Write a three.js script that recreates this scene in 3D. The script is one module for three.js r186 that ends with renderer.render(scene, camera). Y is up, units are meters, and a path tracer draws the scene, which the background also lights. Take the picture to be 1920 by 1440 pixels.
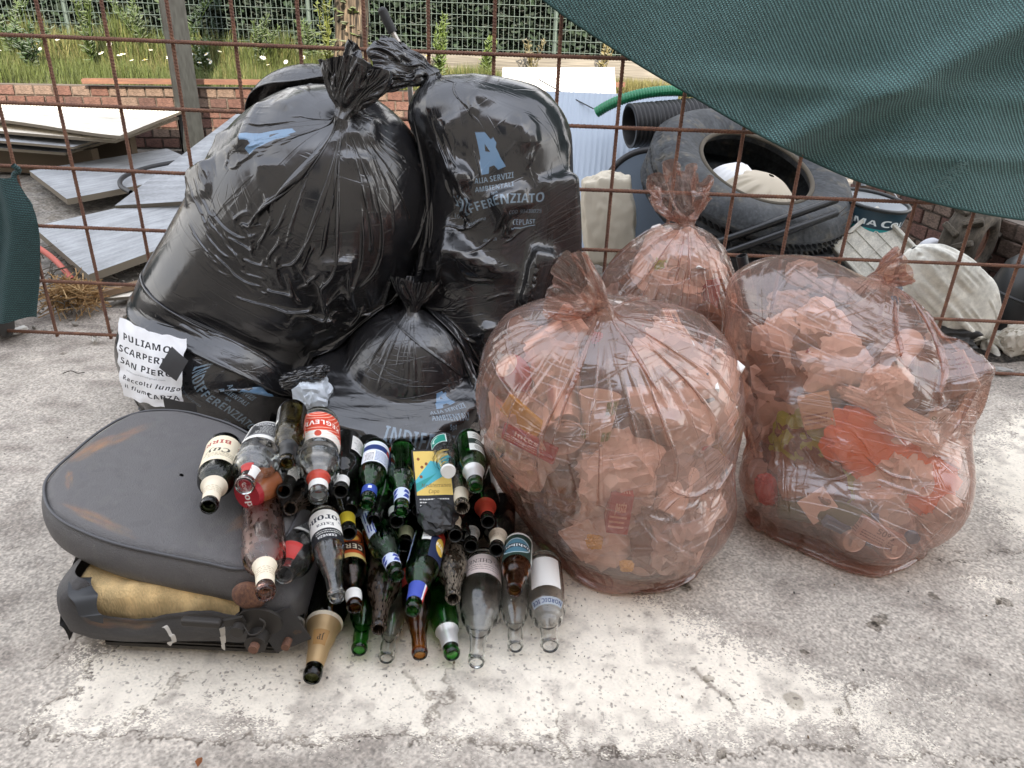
import * as THREE from 'three';
import { mergeGeometries, mergeVertices, toCreasedNormals } from 'three/addons/utils/BufferGeometryUtils.js';
import { RoundedBoxGeometry } from 'three/addons/geometries/RoundedBoxGeometry.js';
import { ImprovedNoise } from 'three/addons/math/ImprovedNoise.js';

// ---------------------------------------------------------------- camera, sky, sun, exposure
const scene = new THREE.Scene();
const camera = new THREE.PerspectiveCamera(54.28, 4 / 3, 0.05, 200);
camera.position.set(1.532, 1.1453, 2.5128);
camera.rotation.order = 'YXZ';
camera.rotation.set(-0.4602, 0.0155, 0.0368);
const renderer = new THREE.WebGLRenderer({ antialias: true });
renderer.toneMapping = THREE.LinearToneMapping;
renderer.toneMappingExposure = 2.6;
renderer.shadowMap.enabled = true;

const PI = Math.PI, TAU = 2 * PI;
const noise3 = new ImprovedNoise();
function rng(seed) { let s = seed >>> 0 || 1; return () => { s |= 0; s = s + 0x6D2B79F5 | 0; let t = Math.imul(s ^ s >>> 15, 1 | s); t = t + Math.imul(t ^ t >>> 7, 61 | t) ^ t; return ((t ^ t >>> 14) >>> 0) / 4294967296; }; }
const clamp = (x, a, b) => x < a ? a : x > b ? b : x;
const lerp = (a, b, t) => a + (b - a) * t;
const smooth = (a, b, x) => { const t = clamp((x - a) / (b - a), 0, 1); return t * t * (3 - 2 * t); };
const V = (x, y, z) => new THREE.Vector3(x, y, z);
const fbm = (x, y, z, o = 4) => { let s = 0, a = 0.5; for (let i = 0; i < o; i++) { s += a * noise3.noise(x, y, z); x = x * 2.03 + 7.1; y = y * 2.03 + 3.7; z = z * 2.03 + 1.3; a *= 0.5; } return s; };

// a hazy summer sky: pale veil, brighter toward the sun, bluer overhead, soft thin cloud
const SUN = V(0.32, 0, 0.95).normalize().multiplyScalar(Math.cos(0.64)).setY(Math.sin(0.64)).normalize();
{
  const W = 512, H = 256, d = new Float32Array(W * H * 4);
  for (let j = 0; j < H; j++) for (let i = 0; i < W; i++) {
    const el = ((j + 0.5) / H - 0.5) * PI, az = ((i + 0.5) / W - 0.5) * TAU;
    const x = Math.cos(el) * Math.cos(az), y = Math.sin(el), z = Math.cos(el) * Math.sin(az);
    const up = clamp(y, 0, 1), glow = Math.pow(clamp(x * SUN.x + y * SUN.y + z * SUN.z, 0, 1), 6);
    const h = 1 - up, c = y > 0 ? smooth(-0.05, 0.3, fbm(x / (up + 0.25) * 1.2 + 3, y * 2, z / (up + 0.25) * 1.2, 5)) : 0;
    let r = lerp(0.69, 0.98, h * h), g = lerp(0.735, 0.955, h * h), b = lerp(0.85, 0.91, h * h);
    r = lerp(r, 1.25, c * 0.75); g = lerp(g, 1.22, c * 0.75); b = lerp(b, 1.18, c * 0.75);
    const k = 1 + glow * 1.2, o = (j * W + i) * 4;
    d[o] = r * k; d[o + 1] = g * k; d[o + 2] = b * k; d[o + 3] = 1;
  }
  const sky = new THREE.DataTexture(d, W, H, THREE.RGBAFormat, THREE.FloatType);
  sky.mapping = THREE.EquirectangularReflectionMapping; sky.magFilter = sky.minFilter = THREE.LinearFilter; sky.needsUpdate = true;
  scene.background = sky; scene.environment = sky;
}
scene.backgroundIntensity = 1; scene.environmentIntensity = 1;
const sun = new THREE.DirectionalLight(0xfff1dc, 4);
sun.position.copy(SUN).multiplyScalar(20); sun.target.position.set(1.5, 0, -1);
sun.castShadow = true; sun.shadow.mapSize.set(4096, 4096);
Object.assign(sun.shadow.camera, { left: -12, right: 12, top: 12, bottom: -12, near: 0.5, far: 60 });
scene.add(sun, sun.target);

// ---------------------------------------------------------------- helpers
const taken = new Map();
function numbered(n) { const k = taken.get(n) || 0; taken.set(n, k + 1); return k ? n + '_' + String(k).padStart(3, '0') : n; }
function mesh(name, geo, mat, parent) { const m = new THREE.Mesh(geo, mat); m.name = name; m.castShadow = m.receiveShadow = true; if (parent) parent.add(m); return m; }
function tag(o, label, category, group) { o.userData.label = label; o.userData.category = category; if (group) o.userData.group = group; return o; }
function thing(name, label, category, group) { const g = new THREE.Group(); g.name = numbered(name); scene.add(g); return tag(g, label, category, group); }
function single(name, geo, mat, label, category, group) { const m = mesh(numbered(name), geo, mat, scene); return tag(m, label, category, group); }
function structure(name, geo, mat) { const m = mesh(numbered(name), geo, mat, scene); m.userData.kind = 'structure'; return m; }
const std = (c, rough = 0.7, more = {}) => new THREE.MeshStandardMaterial({ color: Array.isArray(c) ? new THREE.Color().setRGB(...c) : c, roughness: rough, side: THREE.DoubleSide, ...more });
const phys = (c, rough = 0.5, more = {}) => new THREE.MeshPhysicalMaterial({ color: Array.isArray(c) ? new THREE.Color().setRGB(...c) : c, roughness: rough, side: THREE.DoubleSide, ...more });
function canvas(w, h, draw, srgb = true) {
  const c = document.createElement('canvas'); c.width = w; c.height = h; draw(c.getContext('2d'), w, h);
  const t = new THREE.CanvasTexture(c); if (srgb) t.colorSpace = THREE.SRGBColorSpace; t.wrapS = t.wrapT = THREE.RepeatWrapping; t.anisotropy = 8; return t;
}
// texture from a function (u,v)->[r,g,b] 0..1 (sRGB when srgb) or a single value
function field(w, h, f, srgb = true) {
  const d = new Uint8Array(w * h * 4);
  for (let j = 0; j < h; j++) for (let i = 0; i < w; i++) { const v = f(i / w, j / h, i, j), o = (j * w + i) * 4; if (Array.isArray(v)) { d[o] = clamp(v[0], 0, 1) * 255; d[o + 1] = clamp(v[1], 0, 1) * 255; d[o + 2] = clamp(v[2], 0, 1) * 255; } else d[o] = d[o + 1] = d[o + 2] = clamp(v, 0, 1) * 255; d[o + 3] = 255; }
  const t = new THREE.DataTexture(d, w, h); t.magFilter = THREE.LinearFilter; t.minFilter = THREE.LinearMipmapLinearFilter; t.generateMipmaps = true; t.wrapS = t.wrapT = THREE.RepeatWrapping; if (srgb) t.colorSpace = THREE.SRGBColorSpace; t.needsUpdate = true; return t;
}
// periodic value-noise on a torus, so that textures tile
function pnoise(seed, P) { const r = rng(seed), a = new Float32Array(P * P); for (let i = 0; i < P * P; i++) a[i] = r(); return (u, v) => { u = (u % 1 + 1) % 1 * P; v = (v % 1 + 1) % 1 * P; const i = Math.floor(u), j = Math.floor(v), fu = u - i, fv = v - j, su = fu * fu * (3 - 2 * fu), sv = fv * fv * (3 - 2 * fv), i1 = (i + 1) % P, j1 = (j + 1) % P; return lerp(lerp(a[j * P + i], a[j * P + i1], su), lerp(a[j1 * P + i], a[j1 * P + i1], su), sv); }; }
function tube(pts, r, seg = 24, rad = 8, closed = false) { return new THREE.TubeGeometry(new THREE.CatmullRomCurve3(pts.map(p => Array.isArray(p) ? V(...p) : p), closed), seg, r, rad, closed); }
function box(w, h, d, x = 0, y = 0, z = 0, r = 0) { const g = r ? new RoundedBoxGeometry(w, h, d, 2, r) : new THREE.BoxGeometry(w, h, d); g.translate(x, y, z); return g; }
const merge = gs => mergeGeometries(gs.map(g => g.index ? g.toNonIndexed() : g).map(g => { for (const k of Object.keys(g.attributes)) if (!['position', 'normal', 'uv'].includes(k)) g.deleteAttribute(k); if (!g.attributes.uv) g.setAttribute('uv', new THREE.BufferAttribute(new Float32Array(g.attributes.position.count * 2), 2)); return g; }));
function xf(g, pos, rot = [0, 0, 0], s = 1) { g = g.clone(); if (s !== 1) Array.isArray(s) ? g.scale(...s) : g.scale(s, s, s); const m = new THREE.Matrix4().makeRotationFromEuler(new THREE.Euler(...rot, 'YXZ')); g.applyMatrix4(m); g.translate(...pos); return g; }
function warp(g, f) { const p = g.attributes.position, v = V(); for (let i = 0; i < p.count; i++) { v.fromBufferAttribute(p, i); f(v, i); p.setXYZ(i, v.x, v.y, v.z); } g.computeVertexNormals(); return g; }
// ---------------------------------------------------------------- ground
const inPoly = (P, x, y) => { let c = false; for (let i = 0, j = P.length - 1; i < P.length; j = i++) if ((P[i][1] > y) !== (P[j][1] > y) && x < (P[j][0] - P[i][0]) * (y - P[i][1]) / (P[j][1] - P[i][1]) + P[i][0]) c = !c; return c; };
const segDist = (P, x, y) => { let m = 1e9; for (let i = 0; i < P.length - 1; i++) { const ax = P[i][0], ay = P[i][1], dx = P[i + 1][0] - ax, dy = P[i + 1][1] - ay, t = clamp(((x - ax) * dx + (y - ay) * dy) / (dx * dx + dy * dy), 0, 1), d = Math.hypot(x - ax - dx * t, y - ay - dy * t); if (d < m) m = d; } return m; };
const limewash = [
  [[0.7, 1.64], [0.72, 1.55], [0.74, 1.43], [0.82, 1.3], [0.95, 1.1], [1.33, 1.0], [1.58, 1.05], [1.92, 1.28], [1.95, 1.34], [2.05, 1.39], [2.16, 1.45], [2.17, 1.5], [2.14, 1.53], [2.04, 1.56], [1.96, 1.56], [1.87, 1.56], [1.81, 1.6], [1.67, 1.61], [1.54, 1.61], [1.35, 1.6], [1.17, 1.62], [1.02, 1.59], [0.91, 1.6], [0.83, 1.63]],
  [[2.23, 1.42], [2.25, 1.42], [2.26, 1.48], [2.23, 1.52], [2.17, 1.56], [2.13, 1.56], [2.17, 1.51]], [[2.34, 1.46], [2.38, 1.47], [2.38, 1.51], [2.34, 1.51]], [[2.2, 1.55], [2.26, 1.54], [2.28, 1.58], [2.27, 1.6], [2.22, 1.6]],
  [[2.85, 0.62], [3.0, 0.45], [3.25, 0.2], [3.25, 0.5], [2.95, 0.95], [2.8, 0.95]], [[2.62, 1.1], [2.68, 1.12], [2.66, 1.17], [2.6, 1.16]], [[2.86, 0.98], [2.93, 0.98], [2.9, 1.04], [2.85, 1.03]]];
const cracks = [[[0.7, 1.64], [0.75, 1.45], [0.81, 1.1]], [[0.2, 1.66], [0.66, 1.65], [0.93, 1.64], [1.21, 1.63], [1.39, 1.61], [1.54, 1.63], [1.67, 1.63], [1.86, 1.62], [2.05, 1.6], [2.23, 1.6], [2.9, 1.6]], [[1.42, 1.43], [1.41, 1.5], [1.41, 1.57], [1.38, 1.6], [1.37, 1.63]], [[1.88, 1.41], [1.91, 1.46], [1.95, 1.5], [1.96, 1.52]], [[1.63, 1.55], [1.62, 1.6], [1.63, 1.63]], [[2.2, 1.44], [2.18, 1.51], [2.16, 1.56]], [[1.33, 1.47], [1.38, 1.53], [1.41, 1.52]], [[0.62, 1.5], [0.66, 1.45], [0.68, 1.41]], [[0.86, 1.62], [0.9, 1.53], [0.93, 1.49]], [[2.55, 1.05], [2.75, 1.0], [2.95, 1.02]]];
const GX = -0.7, GZ = -0.35, GW = 4.3, GD = 2.35;
const spot = (() => { const r = rng(77), a = []; for (let i = 0; i < 46; i++) a.push([1.9 + r() * 1.5, 0.5 + r() * 1.2, 0.006 + r() * r() * 0.02]); for (let i = 0; i < 40; i++) a.push([-0.6 + r() * 3.9, -0.3 + r() * 2.2, 0.004 + r() * r() * 0.016]); return a; })();
const n16 = pnoise(5, 16), n64 = pnoise(6, 64), n256 = pnoise(7, 256), n512 = pnoise(8, 512), nA = pnoise(9, 1024), nB = pnoise(10, 700);
const nF = pnoise(11, 2048);
function pavement(x0, x1, z0, z1, gw, gh, drop) {
const hgt = new Float32Array(gw * gh);
const groundMap = field(gw, gh, (su, sv, i, j) => {
  const x = lerp(x0, x1, su), z = lerp(z1, z0, sv), u = (x - GX) / GW, v = 1 - (z - GZ) / GD;
  const big = n16(u, v * 0.6) * 0.6 + n64(u, v * 0.6) * 0.4, mid = n256(u, v * 0.55), fine = nA(u, v * 0.55), grit = nB(u * 1.3, v * 0.75);
  const wob = (n64(u * 1.7, v) - 0.5) * 0.05 + (mid - 0.5) * 0.045 + (fine - 0.5) * 0.012;
  const speck = nF(u, v * 0.55);
  let lime = 0; for (const P of limewash) if (inPoly(P, x + wob + (fine - 0.5) * 0.05 + (speck - 0.5) * 0.09, z + wob * 0.8 + (n256(v * 0.5, u) - 0.5) * 0.05 + (grit - 0.5) * 0.06 + (nF(v, u * 0.7) - 0.5) * 0.08)) lime = 1;
  const pit = smooth(0.80, 0.92, speck), agg = smooth(0.2, 0.08, speck);
  const base = 0.69 - pit * 0.13 + agg * 0.10 + (speck - 0.5) * 0.10 + (big - 0.5) * 0.10 + (mid - 0.5) * 0.06 + (fine - 0.5) * 0.20 + (grit - 0.5) * 0.16;
  let r = base * 1.0, g = base * 0.952, b = base * 0.888, h = 0.45 + (fine - 0.5) * 0.5 + (grit - 0.5) * 0.3;
  const dirt = smooth(0.5, 0.85, n64(u * 0.8 + 0.3, v * 0.7) * 0.6 + mid * 0.25 + fine * 0.15) * 0.13 + (z < 0.25 ? smooth(0.25, -0.15, z + (big - 0.5) * 0.4) * 0.12 : 0); r -= dirt; g -= dirt; b -= dirt * 0.95;
  if (lime) { const w = 0.885 - pit * 0.06 + (big - 0.5) * 0.08 + (fine - 0.5) * 0.06, cv = n512(u * 1.1, v * 0.6) * 0.55 + fine * 0.45, chip = smooth(0.245, 0.215, cv - (big - 0.5) * 0.13 - (mid - 0.5) * 0.05), thin = smooth(0.45, 0.8, n64(u * 1.3 + 0.5, v) * 0.5 + mid * 0.3 + fine * 0.2) * 0.8; const k = lerp(1 - thin, 0.2, chip); r = lerp(r, w, k); g = lerp(g, w * 0.96, k); b = lerp(b, w * 0.89, k); h += k * 0.35; }
  for (const [sx, sz, sr] of spot) { const d = Math.hypot(x - sx, (z - sz) * 1.1) + wob * 0.35; if (d < sr) { const k = smooth(sr, sr * 0.6, d) * 0.17; r -= k; g -= k; b -= k; } }
  let cd = 1e9; for (const c of cracks) { if (Math.abs(x - c[0][0]) > 3) continue; const d = segDist(c, x + wob * 0.6, z + wob * 0.5 + (fine - 0.5) * 0.01); if (d < cd) cd = d; }
  const joint = cd < 0.012 ? smooth(0.0045 + mid * 0.004, 0.0008, cd) * (0.35 + 0.75 * n256(u * 2.1, v)) : 0; r -= joint * 0.24; g -= joint * 0.24; b -= joint * 0.235; h -= joint * 0.5;
  hgt[j * gw + i] = h; return [r, g, b];
});
const groundBump = field(gw, gh, (u, v, i, j) => 0.2 + hgt[j * gw + i] * 0.5, false);
const g = new THREE.PlaneGeometry(x1 - x0, z1 - z0, 120, 60).rotateX(-PI / 2); g.translate((x0 + x1) / 2, 0, (z0 + z1) / 2);
structure('pavement', warp(g, v => { v.y = -0.003 - drop + 0.003 * fbm(v.x * 2, 0.5, v.z * 2, 3); }), std(0xffffff, 0.93, { map: groundMap, bumpMap: groundBump, bumpScale: 0.004 }));
}
pavement(0.15, 3.05, 0.95, 2.0, 2048, 1024, 0); pavement(-0.7, 3.6, -0.35, 0.96, 2048, 768, 0.0015);
{
  // the yard beyond: earth and old concrete reaching to the horizon
  const n = pnoise(31, 32), m = pnoise(32, 128), f = pnoise(33, 512);
  const map = field(1024, 1024, (u, v) => { const a = n(u, v), b = m(u, v), c = f(u, v), k = 0.50 + (a - 0.5) * 0.2 + (b - 0.5) * 0.16 + (c - 0.5) * 0.22; const e = smooth(0.5, 0.66, a * 0.6 + b * 0.4) * 0.16; return [k - e, k * 0.955 - e, k * 0.89 - e]; });
  map.repeat.set(40, 40); const bump = field(512, 512, (u, v) => 0.5 + (f(u, v) - 0.5) * 0.8, false); bump.repeat.set(40, 40);
  const far = new THREE.PlaneGeometry(160, 160).rotateX(-PI / 2); far.translate(1.5, -0.012, -20); structure('ground', far, std(0xffffff, 0.95, { map, bumpMap: bump, bumpScale: 0.006 }));
  // dark earth strip along the foot of the mesh, on the right, and a few clods
  const q = new THREE.PlaneGeometry(2.6, 1.9, 60, 44).rotateX(-PI / 2); q.translate(3.2, 0.004, -1.02);
  const soil = field(512, 512, (u, v) => { const a = m(u, v), c = f(u, v), k = 0.30 + (a - 0.5) * 0.2 + (c - 0.5) * 0.28; return [k, k * 0.93, k * 0.84]; });
  structure('soil', warp(q, v => { const e = Math.min(v.x - 1.9, 4.5 - v.x, v.z + 1.97, -0.07 - v.z); v.y = -0.02 + 0.03 * smooth(0, 0.25, e + 0.1 * fbm(v.x * 4, 1, v.z * 4, 3)) + 0.022 * fbm(v.x * 6, 2, v.z * 6, 4); }), std(0xffffff, 1, { map: soil, bumpMap: bump, bumpScale: 0.01 }));
}
// ---------------------------------------------------------------- the building behind the photographer, whose shade covers the heap
{
  const b = thing('building', 'pale rendered building standing behind the viewpoint', 'building'), wallM = std([0.42, 0.38, 0.33], 0.9), glass = phys([0.03, 0.035, 0.04], 0.1), frame = std([0.6, 0.6, 0.58], 0.5);
  mesh('wall', box(26, 6.0, 5, 3, 3.0, 7.6), wallM, b); mesh('roof', box(26.6, 0.3, 5.6, 3, 6.15, 7.6), std([0.28, 0.14, 0.09], 0.9), b);
  for (let k = 0; k < 6; k++) for (const y of [1.9, 4.5]) { const w = mesh('window', box(1.1, 1.4, 0.06, -7 + k * 4, y, 5.09), frame, b); mesh('pane', box(0.95, 1.25, 0.02, -7 + k * 4, y, 5.05), glass, w); }
}
// ---------------------------------------------------------------- brick planter wall
const brickG = [0, 1, 2].map(k => { const g = new RoundedBoxGeometry(0.132, 0.072, 0.11, 1, 0.004), r = rng(40 + k); return warp(g, v => { v.x += (r() - 0.5) * 0.004; v.y += (r() - 0.5) * 0.003; v.z += (r() - 0.5) * 0.004; }); });
const brickTex = (() => { const a = pnoise(51, 12), b = pnoise(52, 96); return field(256, 256, (u, v) => { const k = 0.86 + (a(u, v) - 0.5) * 0.35 + (b(u, v) - 0.5) * 0.3; return [k, k, k]; }); })();
const brickM = [[0.17, 0.086, 0.066], [0.15, 0.076, 0.06], [0.19, 0.102, 0.08], [0.13, 0.072, 0.06], [0.22, 0.155, 0.12]].map(c => std(c, 0.92, { map: brickTex }));
const mortarM = std([0.17, 0.14, 0.115], 1, { map: brickTex });
function brickWall(label, a, b, rows, topM) {
  const o = thing('brick_wall', label, 'wall'), d = V(b[0] - a[0], 0, b[1] - a[1]), L = d.length(), r = rng(a[0] * 100 + 999); o.position.set(a[0], 0, a[1]); o.rotation.y = Math.atan2(-d.z, d.x);
  mesh('mortar', box(L, rows * 0.082, 0.094, L / 2, rows * 0.041, 0), mortarM, o);
  for (let j = 0; j < rows; j++) for (let i = 0; i * 0.142 < L - 0.14; i++) { const m = mesh('brick', brickG[Math.floor(r() * 3)], (topM && j === rows - 1 && r() < 0.35) ? topM : brickM[Math.floor(r() * 5)], o); m.position.set(0.07 + i * 0.142 + (j % 2 ? 0.071 : 0), 0.041 + j * 0.082, (r() - 0.5) * 0.008 + 0.004); m.rotation.set(0, (r() - 0.5) * 0.03, (r() - 0.5) * 0.02); }
  return o;
}
brickWall('long low red brick planter wall behind the stacked boards', [-3.6, -3.72], [2.4, -5.0], 6, brickM[4]);
brickWall('dirty red brick wall running back behind the lugged tyre', [3.62, -2.4], [4.0, -0.55], 4, brickM[4]);
// ---------------------------------------------------------------- the planted bed and the far fence
const bedLine = x => -3.72 - (x + 3.6) * 0.2133;
const bedY = (x, z) => 0.47 + 0.16 * smooth(0, 1.6, bedLine(x) - z) + 0.05 * noise3.noise(x * 1.3, 0.3, z * 1.3);
{
  const g = new THREE.PlaneGeometry(16, 1, 80, 16).rotateX(-PI / 2);
  const e = pnoise(61, 128); const map = field(256, 256, (u, v) => { const k = 0.30 + (e(u, v) - 0.5) * 0.3; return [k * 1.05, k, k * 0.7]; }); map.repeat.set(10, 2);
  structure('planting_bed', warp(g, v => { const x = v.x - 1.5, t = v.z + 0.5; v.x = x; v.z = lerp(-5.9, bedLine(x) - 0.05, t); v.y = bedY(x, v.z) - 0.02; }), std(0xffffff, 1, { map }));
  // kerb
  const kerb = warp(box(16, 0.34, 0.14, 0, 0, 0).toNonIndexed(), v => v);
  const k = single('concrete_kerb', box(15, 0.5, 0.14, 0.5, 0.53, -5.55, 0.012), std([0.30, 0.275, 0.235], 0.92, { map: brickTex }), 'pale concrete kerb carrying the far wire fence', 'kerb');
}
function bladeGeo(h, w, bend) { const g = new THREE.BufferGeometry(); g.setAttribute('position', new THREE.Float32BufferAttribute([-w, 0, 0, w, 0, 0, -w * 0.8, h * 0.5, bend * 0.3, w * 0.8, h * 0.5, bend * 0.3, 0, h, bend], 3)); g.setIndex([0, 1, 3, 0, 3, 2, 2, 3, 4]); g.computeVertexNormals(); return g; }
function scatter(name, geo, mat, n, put, colours) {
  const im = new THREE.InstancedMesh(geo, mat, n), m = new THREE.Matrix4(), q = new THREE.Quaternion(), e = new THREE.Euler(), c = new THREE.Color(); im.name = numbered(name);
  for (let i = 0; i < n; i++) { const p = put(i); e.set(...p.rot, 'YXZ'); q.setFromEuler(e); m.compose(V(...p.pos), q, V(p.s, p.s, p.s)); im.setMatrixAt(i, m); c.setRGB(...p.c); im.setColorAt(i, c); }
  im.castShadow = im.receiveShadow = true; im.userData.kind = 'stuff'; scene.add(im); return im;
}
const leafMat = phys(0xffffff, 0.75, { transmission: 0.3, thickness: 0 });
{
  const r = rng(91);
  const grass = scatter('grass', bladeGeo(0.2, 0.0035, 0.07), leafMat, 62000, () => {
    let x = -4.2 + r() * 7.4, t = Math.pow(r(), 0.8), z = lerp(bedLine(x) - 0.07, -5.45, t); const dry = clamp(smooth(0.9, 2.4, x) * 0.9 + 0.12 + noise3.noise(x * 1.1, 4, z * 1.1) * 0.7, 0, 1), k = 0.7 + r() * 0.6;
    const green = [0.085 * k, 0.125 * k, 0.02 * k], straw = [0.26 * k, 0.225 * k, 0.085 * k], mix = r() < dry ? 0.75 : 0.12;
    return { pos: [x, bedY(x, z) - 0.03, z], rot: [(r() - 0.5) * 1.1, r() * TAU, 0], s: (0.35 + r() * 0.7) * (1 + 0.9 * smooth(0.5, 1, t) * smooth(0.6, -0.4, x)) * (0.8 + 0.9 * Math.max(0, noise3.noise(x * 2.3, 7, z * 2.3))), c: green.map((v, i) => lerp(v, straw[i], mix)) };
  });
  tag(grass, 'uneven green and straw coloured grass filling the planter', 'grass');
  const pet = []; for (let k = 0; k < 9; k++) { const p = new THREE.CircleGeometry(0.007, 5); p.scale(0.5, 1.3, 1); p.translate(0, 0.012, 0); p.rotateZ(k / 9 * TAU); p.rotateX(-PI / 2); pet.push(p); }
  const petals = merge(pet), eye = new THREE.SphereGeometry(0.006, 8, 5), stem = new THREE.CylinderGeometry(0.0012, 0.0015, 0.22, 4); stem.translate(0, -0.11, 0); const pw = std([0.8, 0.79, 0.74], 0.8), py = std([0.6, 0.4, 0.04], 0.8), pg = std([0.08, 0.13, 0.03], 0.8);
  for (let k = 0; k < 46; k++) { const x = -4 + r() * 4.6, z = lerp(bedLine(x) - 0.15, -5.3, r()), d = thing('daisy', 'small white daisy flowering in the planter grass', 'flower', 'daisies in the planter grass'); d.position.set(x, bedY(x, z) + 0.1 + r() * 0.12, z); d.rotation.set(0.5 + (r() - 0.5) * 0.9, 0, (r() - 0.5) * 0.9); d.scale.setScalar(0.8 + r() * 0.7); mesh('petals', petals, pw, d); mesh('flower_centre', eye, py, d); mesh('stem', stem, pg, d); }
}
function leafGeo(l, w) { const g = new THREE.BufferGeometry(); g.setAttribute('position', new THREE.Float32BufferAttribute([0, 0, 0, -w, l * 0.35, 0.006, 0, l * 0.4, -0.004, w, l * 0.35, 0.006, -w * 0.7, l * 0.72, 0.004, w * 0.7, l * 0.72, 0.004, 0, l, -l * 0.12], 3)); g.setIndex([0, 2, 1, 0, 3, 2, 1, 2, 4, 2, 3, 5, 4, 2, 6, 2, 5, 6]); g.computeVertexNormals(); return g; }
{
  const r = rng(92), lg = leafGeo(0.085, 0.03);
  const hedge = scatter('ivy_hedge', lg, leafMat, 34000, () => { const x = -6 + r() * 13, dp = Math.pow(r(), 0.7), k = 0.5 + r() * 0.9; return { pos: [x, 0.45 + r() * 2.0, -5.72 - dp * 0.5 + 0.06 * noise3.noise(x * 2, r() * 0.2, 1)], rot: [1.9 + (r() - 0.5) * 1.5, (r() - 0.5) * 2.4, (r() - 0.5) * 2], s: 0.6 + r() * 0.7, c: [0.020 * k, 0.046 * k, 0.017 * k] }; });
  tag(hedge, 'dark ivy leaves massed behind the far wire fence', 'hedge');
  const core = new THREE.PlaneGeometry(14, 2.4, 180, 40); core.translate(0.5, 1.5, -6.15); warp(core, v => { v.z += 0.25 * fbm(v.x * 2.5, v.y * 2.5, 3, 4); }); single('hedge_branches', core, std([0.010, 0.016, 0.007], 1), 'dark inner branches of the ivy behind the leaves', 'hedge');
}
{ // welded wire fence in front of the ivy
  const f = thing('wire_fence', 'grey green welded wire fence in front of the ivy', 'fence'), m = std([0.13, 0.17, 0.15], 0.55, { metalness: 0.3 });
  const vw = new THREE.CylinderGeometry(0.0032, 0.0032, 1.5, 5), hw = new THREE.CylinderGeometry(0.003, 0.003, 13, 5).rotateZ(PI / 2);
  f.position.set(0.5, 0.78, -5.5);
  for (let j = 0; j < 13; j++) { const h = mesh('horizontal_wire', hw, m, f); h.position.set(0, 0.03 + j * 0.1, 0.004); }
  const rest = []; for (let i = 0; i < 216; i++) { const x = -5.4 + i * 0.05; const v = mesh('vertical_wire', vw, m, f); v.position.set(x, 0.7, -0.0035); }
  for (const x of [-3.6, -1.2, 1.2, 3.6]) { const p = mesh('fence_post', new THREE.CylinderGeometry(0.022, 0.022, 1.6, 10), m, f); p.position.set(x, 0.75, -0.035); }
}
// ---------------------------------------------------------------- tree, weeds
{
  const t = thing('tree', 'rough barked tree trunk with ivy shoots in the planter', 'tree'); t.position.set(-0.14, 0.5, -4.75);
  const N = 40, M = 28, g = new THREE.CylinderGeometry(0.115, 0.15, 3, M, N, true); g.translate(0, 1.5, 0);
  const bark = (() => { const a = pnoise(71, 24), b = pnoise(72, 128); return field(256, 512, (u, v) => { const k = 0.30 + (a(u * 2, v * 0.4) - 0.5) * 0.3 + (b(u, v * 0.35) - 0.5) * 0.4; return [k * 1.08, k * 0.95, k * 0.8]; }); })();
  mesh('trunk', warp(g, v => { const a = Math.atan2(v.z, v.x), k = 1 + 0.10 * fbm(Math.cos(a) * 4, v.y * 2.2, Math.sin(a) * 4, 4) + 0.25 * smooth(0.4, 0, v.y); v.x = v.x * k + 0.05 * Math.sin(v.y * 1.4); v.z *= k; }), std(0xffffff, 1, { map: bark, bumpMap: bark, bumpScale: 0.012 }), t);
  for (let k = 0; k < 5; k++) { const a = k * 1.3; mesh('limb', tube([[0.02, 2.3 + k * 0.13, 0], [Math.cos(a) * 0.5, 3.0 + k * 0.1, Math.sin(a) * 0.5], [Math.cos(a) * 1.1, 3.7, Math.sin(a) * 1.1]], 0.035, 10, 7), std([0.12, 0.1, 0.08], 1), t); }
  const lg = leafGeo(0.1, 0.03), r = rng(93), gs = []; const base = lg.toNonIndexed();
  for (let i = 0; i < 2600; i++) { const a = r() * TAU, rr = 1.5 * Math.sqrt(r()), y = 3.2 + (r() - 0.3) * 1.5; gs.push(xf(base, [Math.cos(a) * rr, y, Math.sin(a) * rr], [r() * 3, r() * 6, r() * 3], 1.2)); }
  mesh('crown', mergeGeometries(gs), phys([0.05, 0.09, 0.02], 0.8, { transmission: 0.3, thickness: 0 }), t);
  const iv = []; for (let i = 0; i < 260; i++) { const a = r() * TAU, y = 0.05 + r() * 1.2; iv.push(xf(base, [Math.cos(a) * (0.13 + r() * 0.1) - (r() < 0.5 ? 0.08 : 0), y, Math.sin(a) * 0.14 + 0.03], [1 + r(), a, r() * 3], 0.5 + r() * 0.4)); }
  mesh('ivy_shoots', mergeGeometries(iv), phys([0.10, 0.14, 0.02], 0.8, { transmission: 0.3, thickness: 0 }), t);
}
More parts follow.
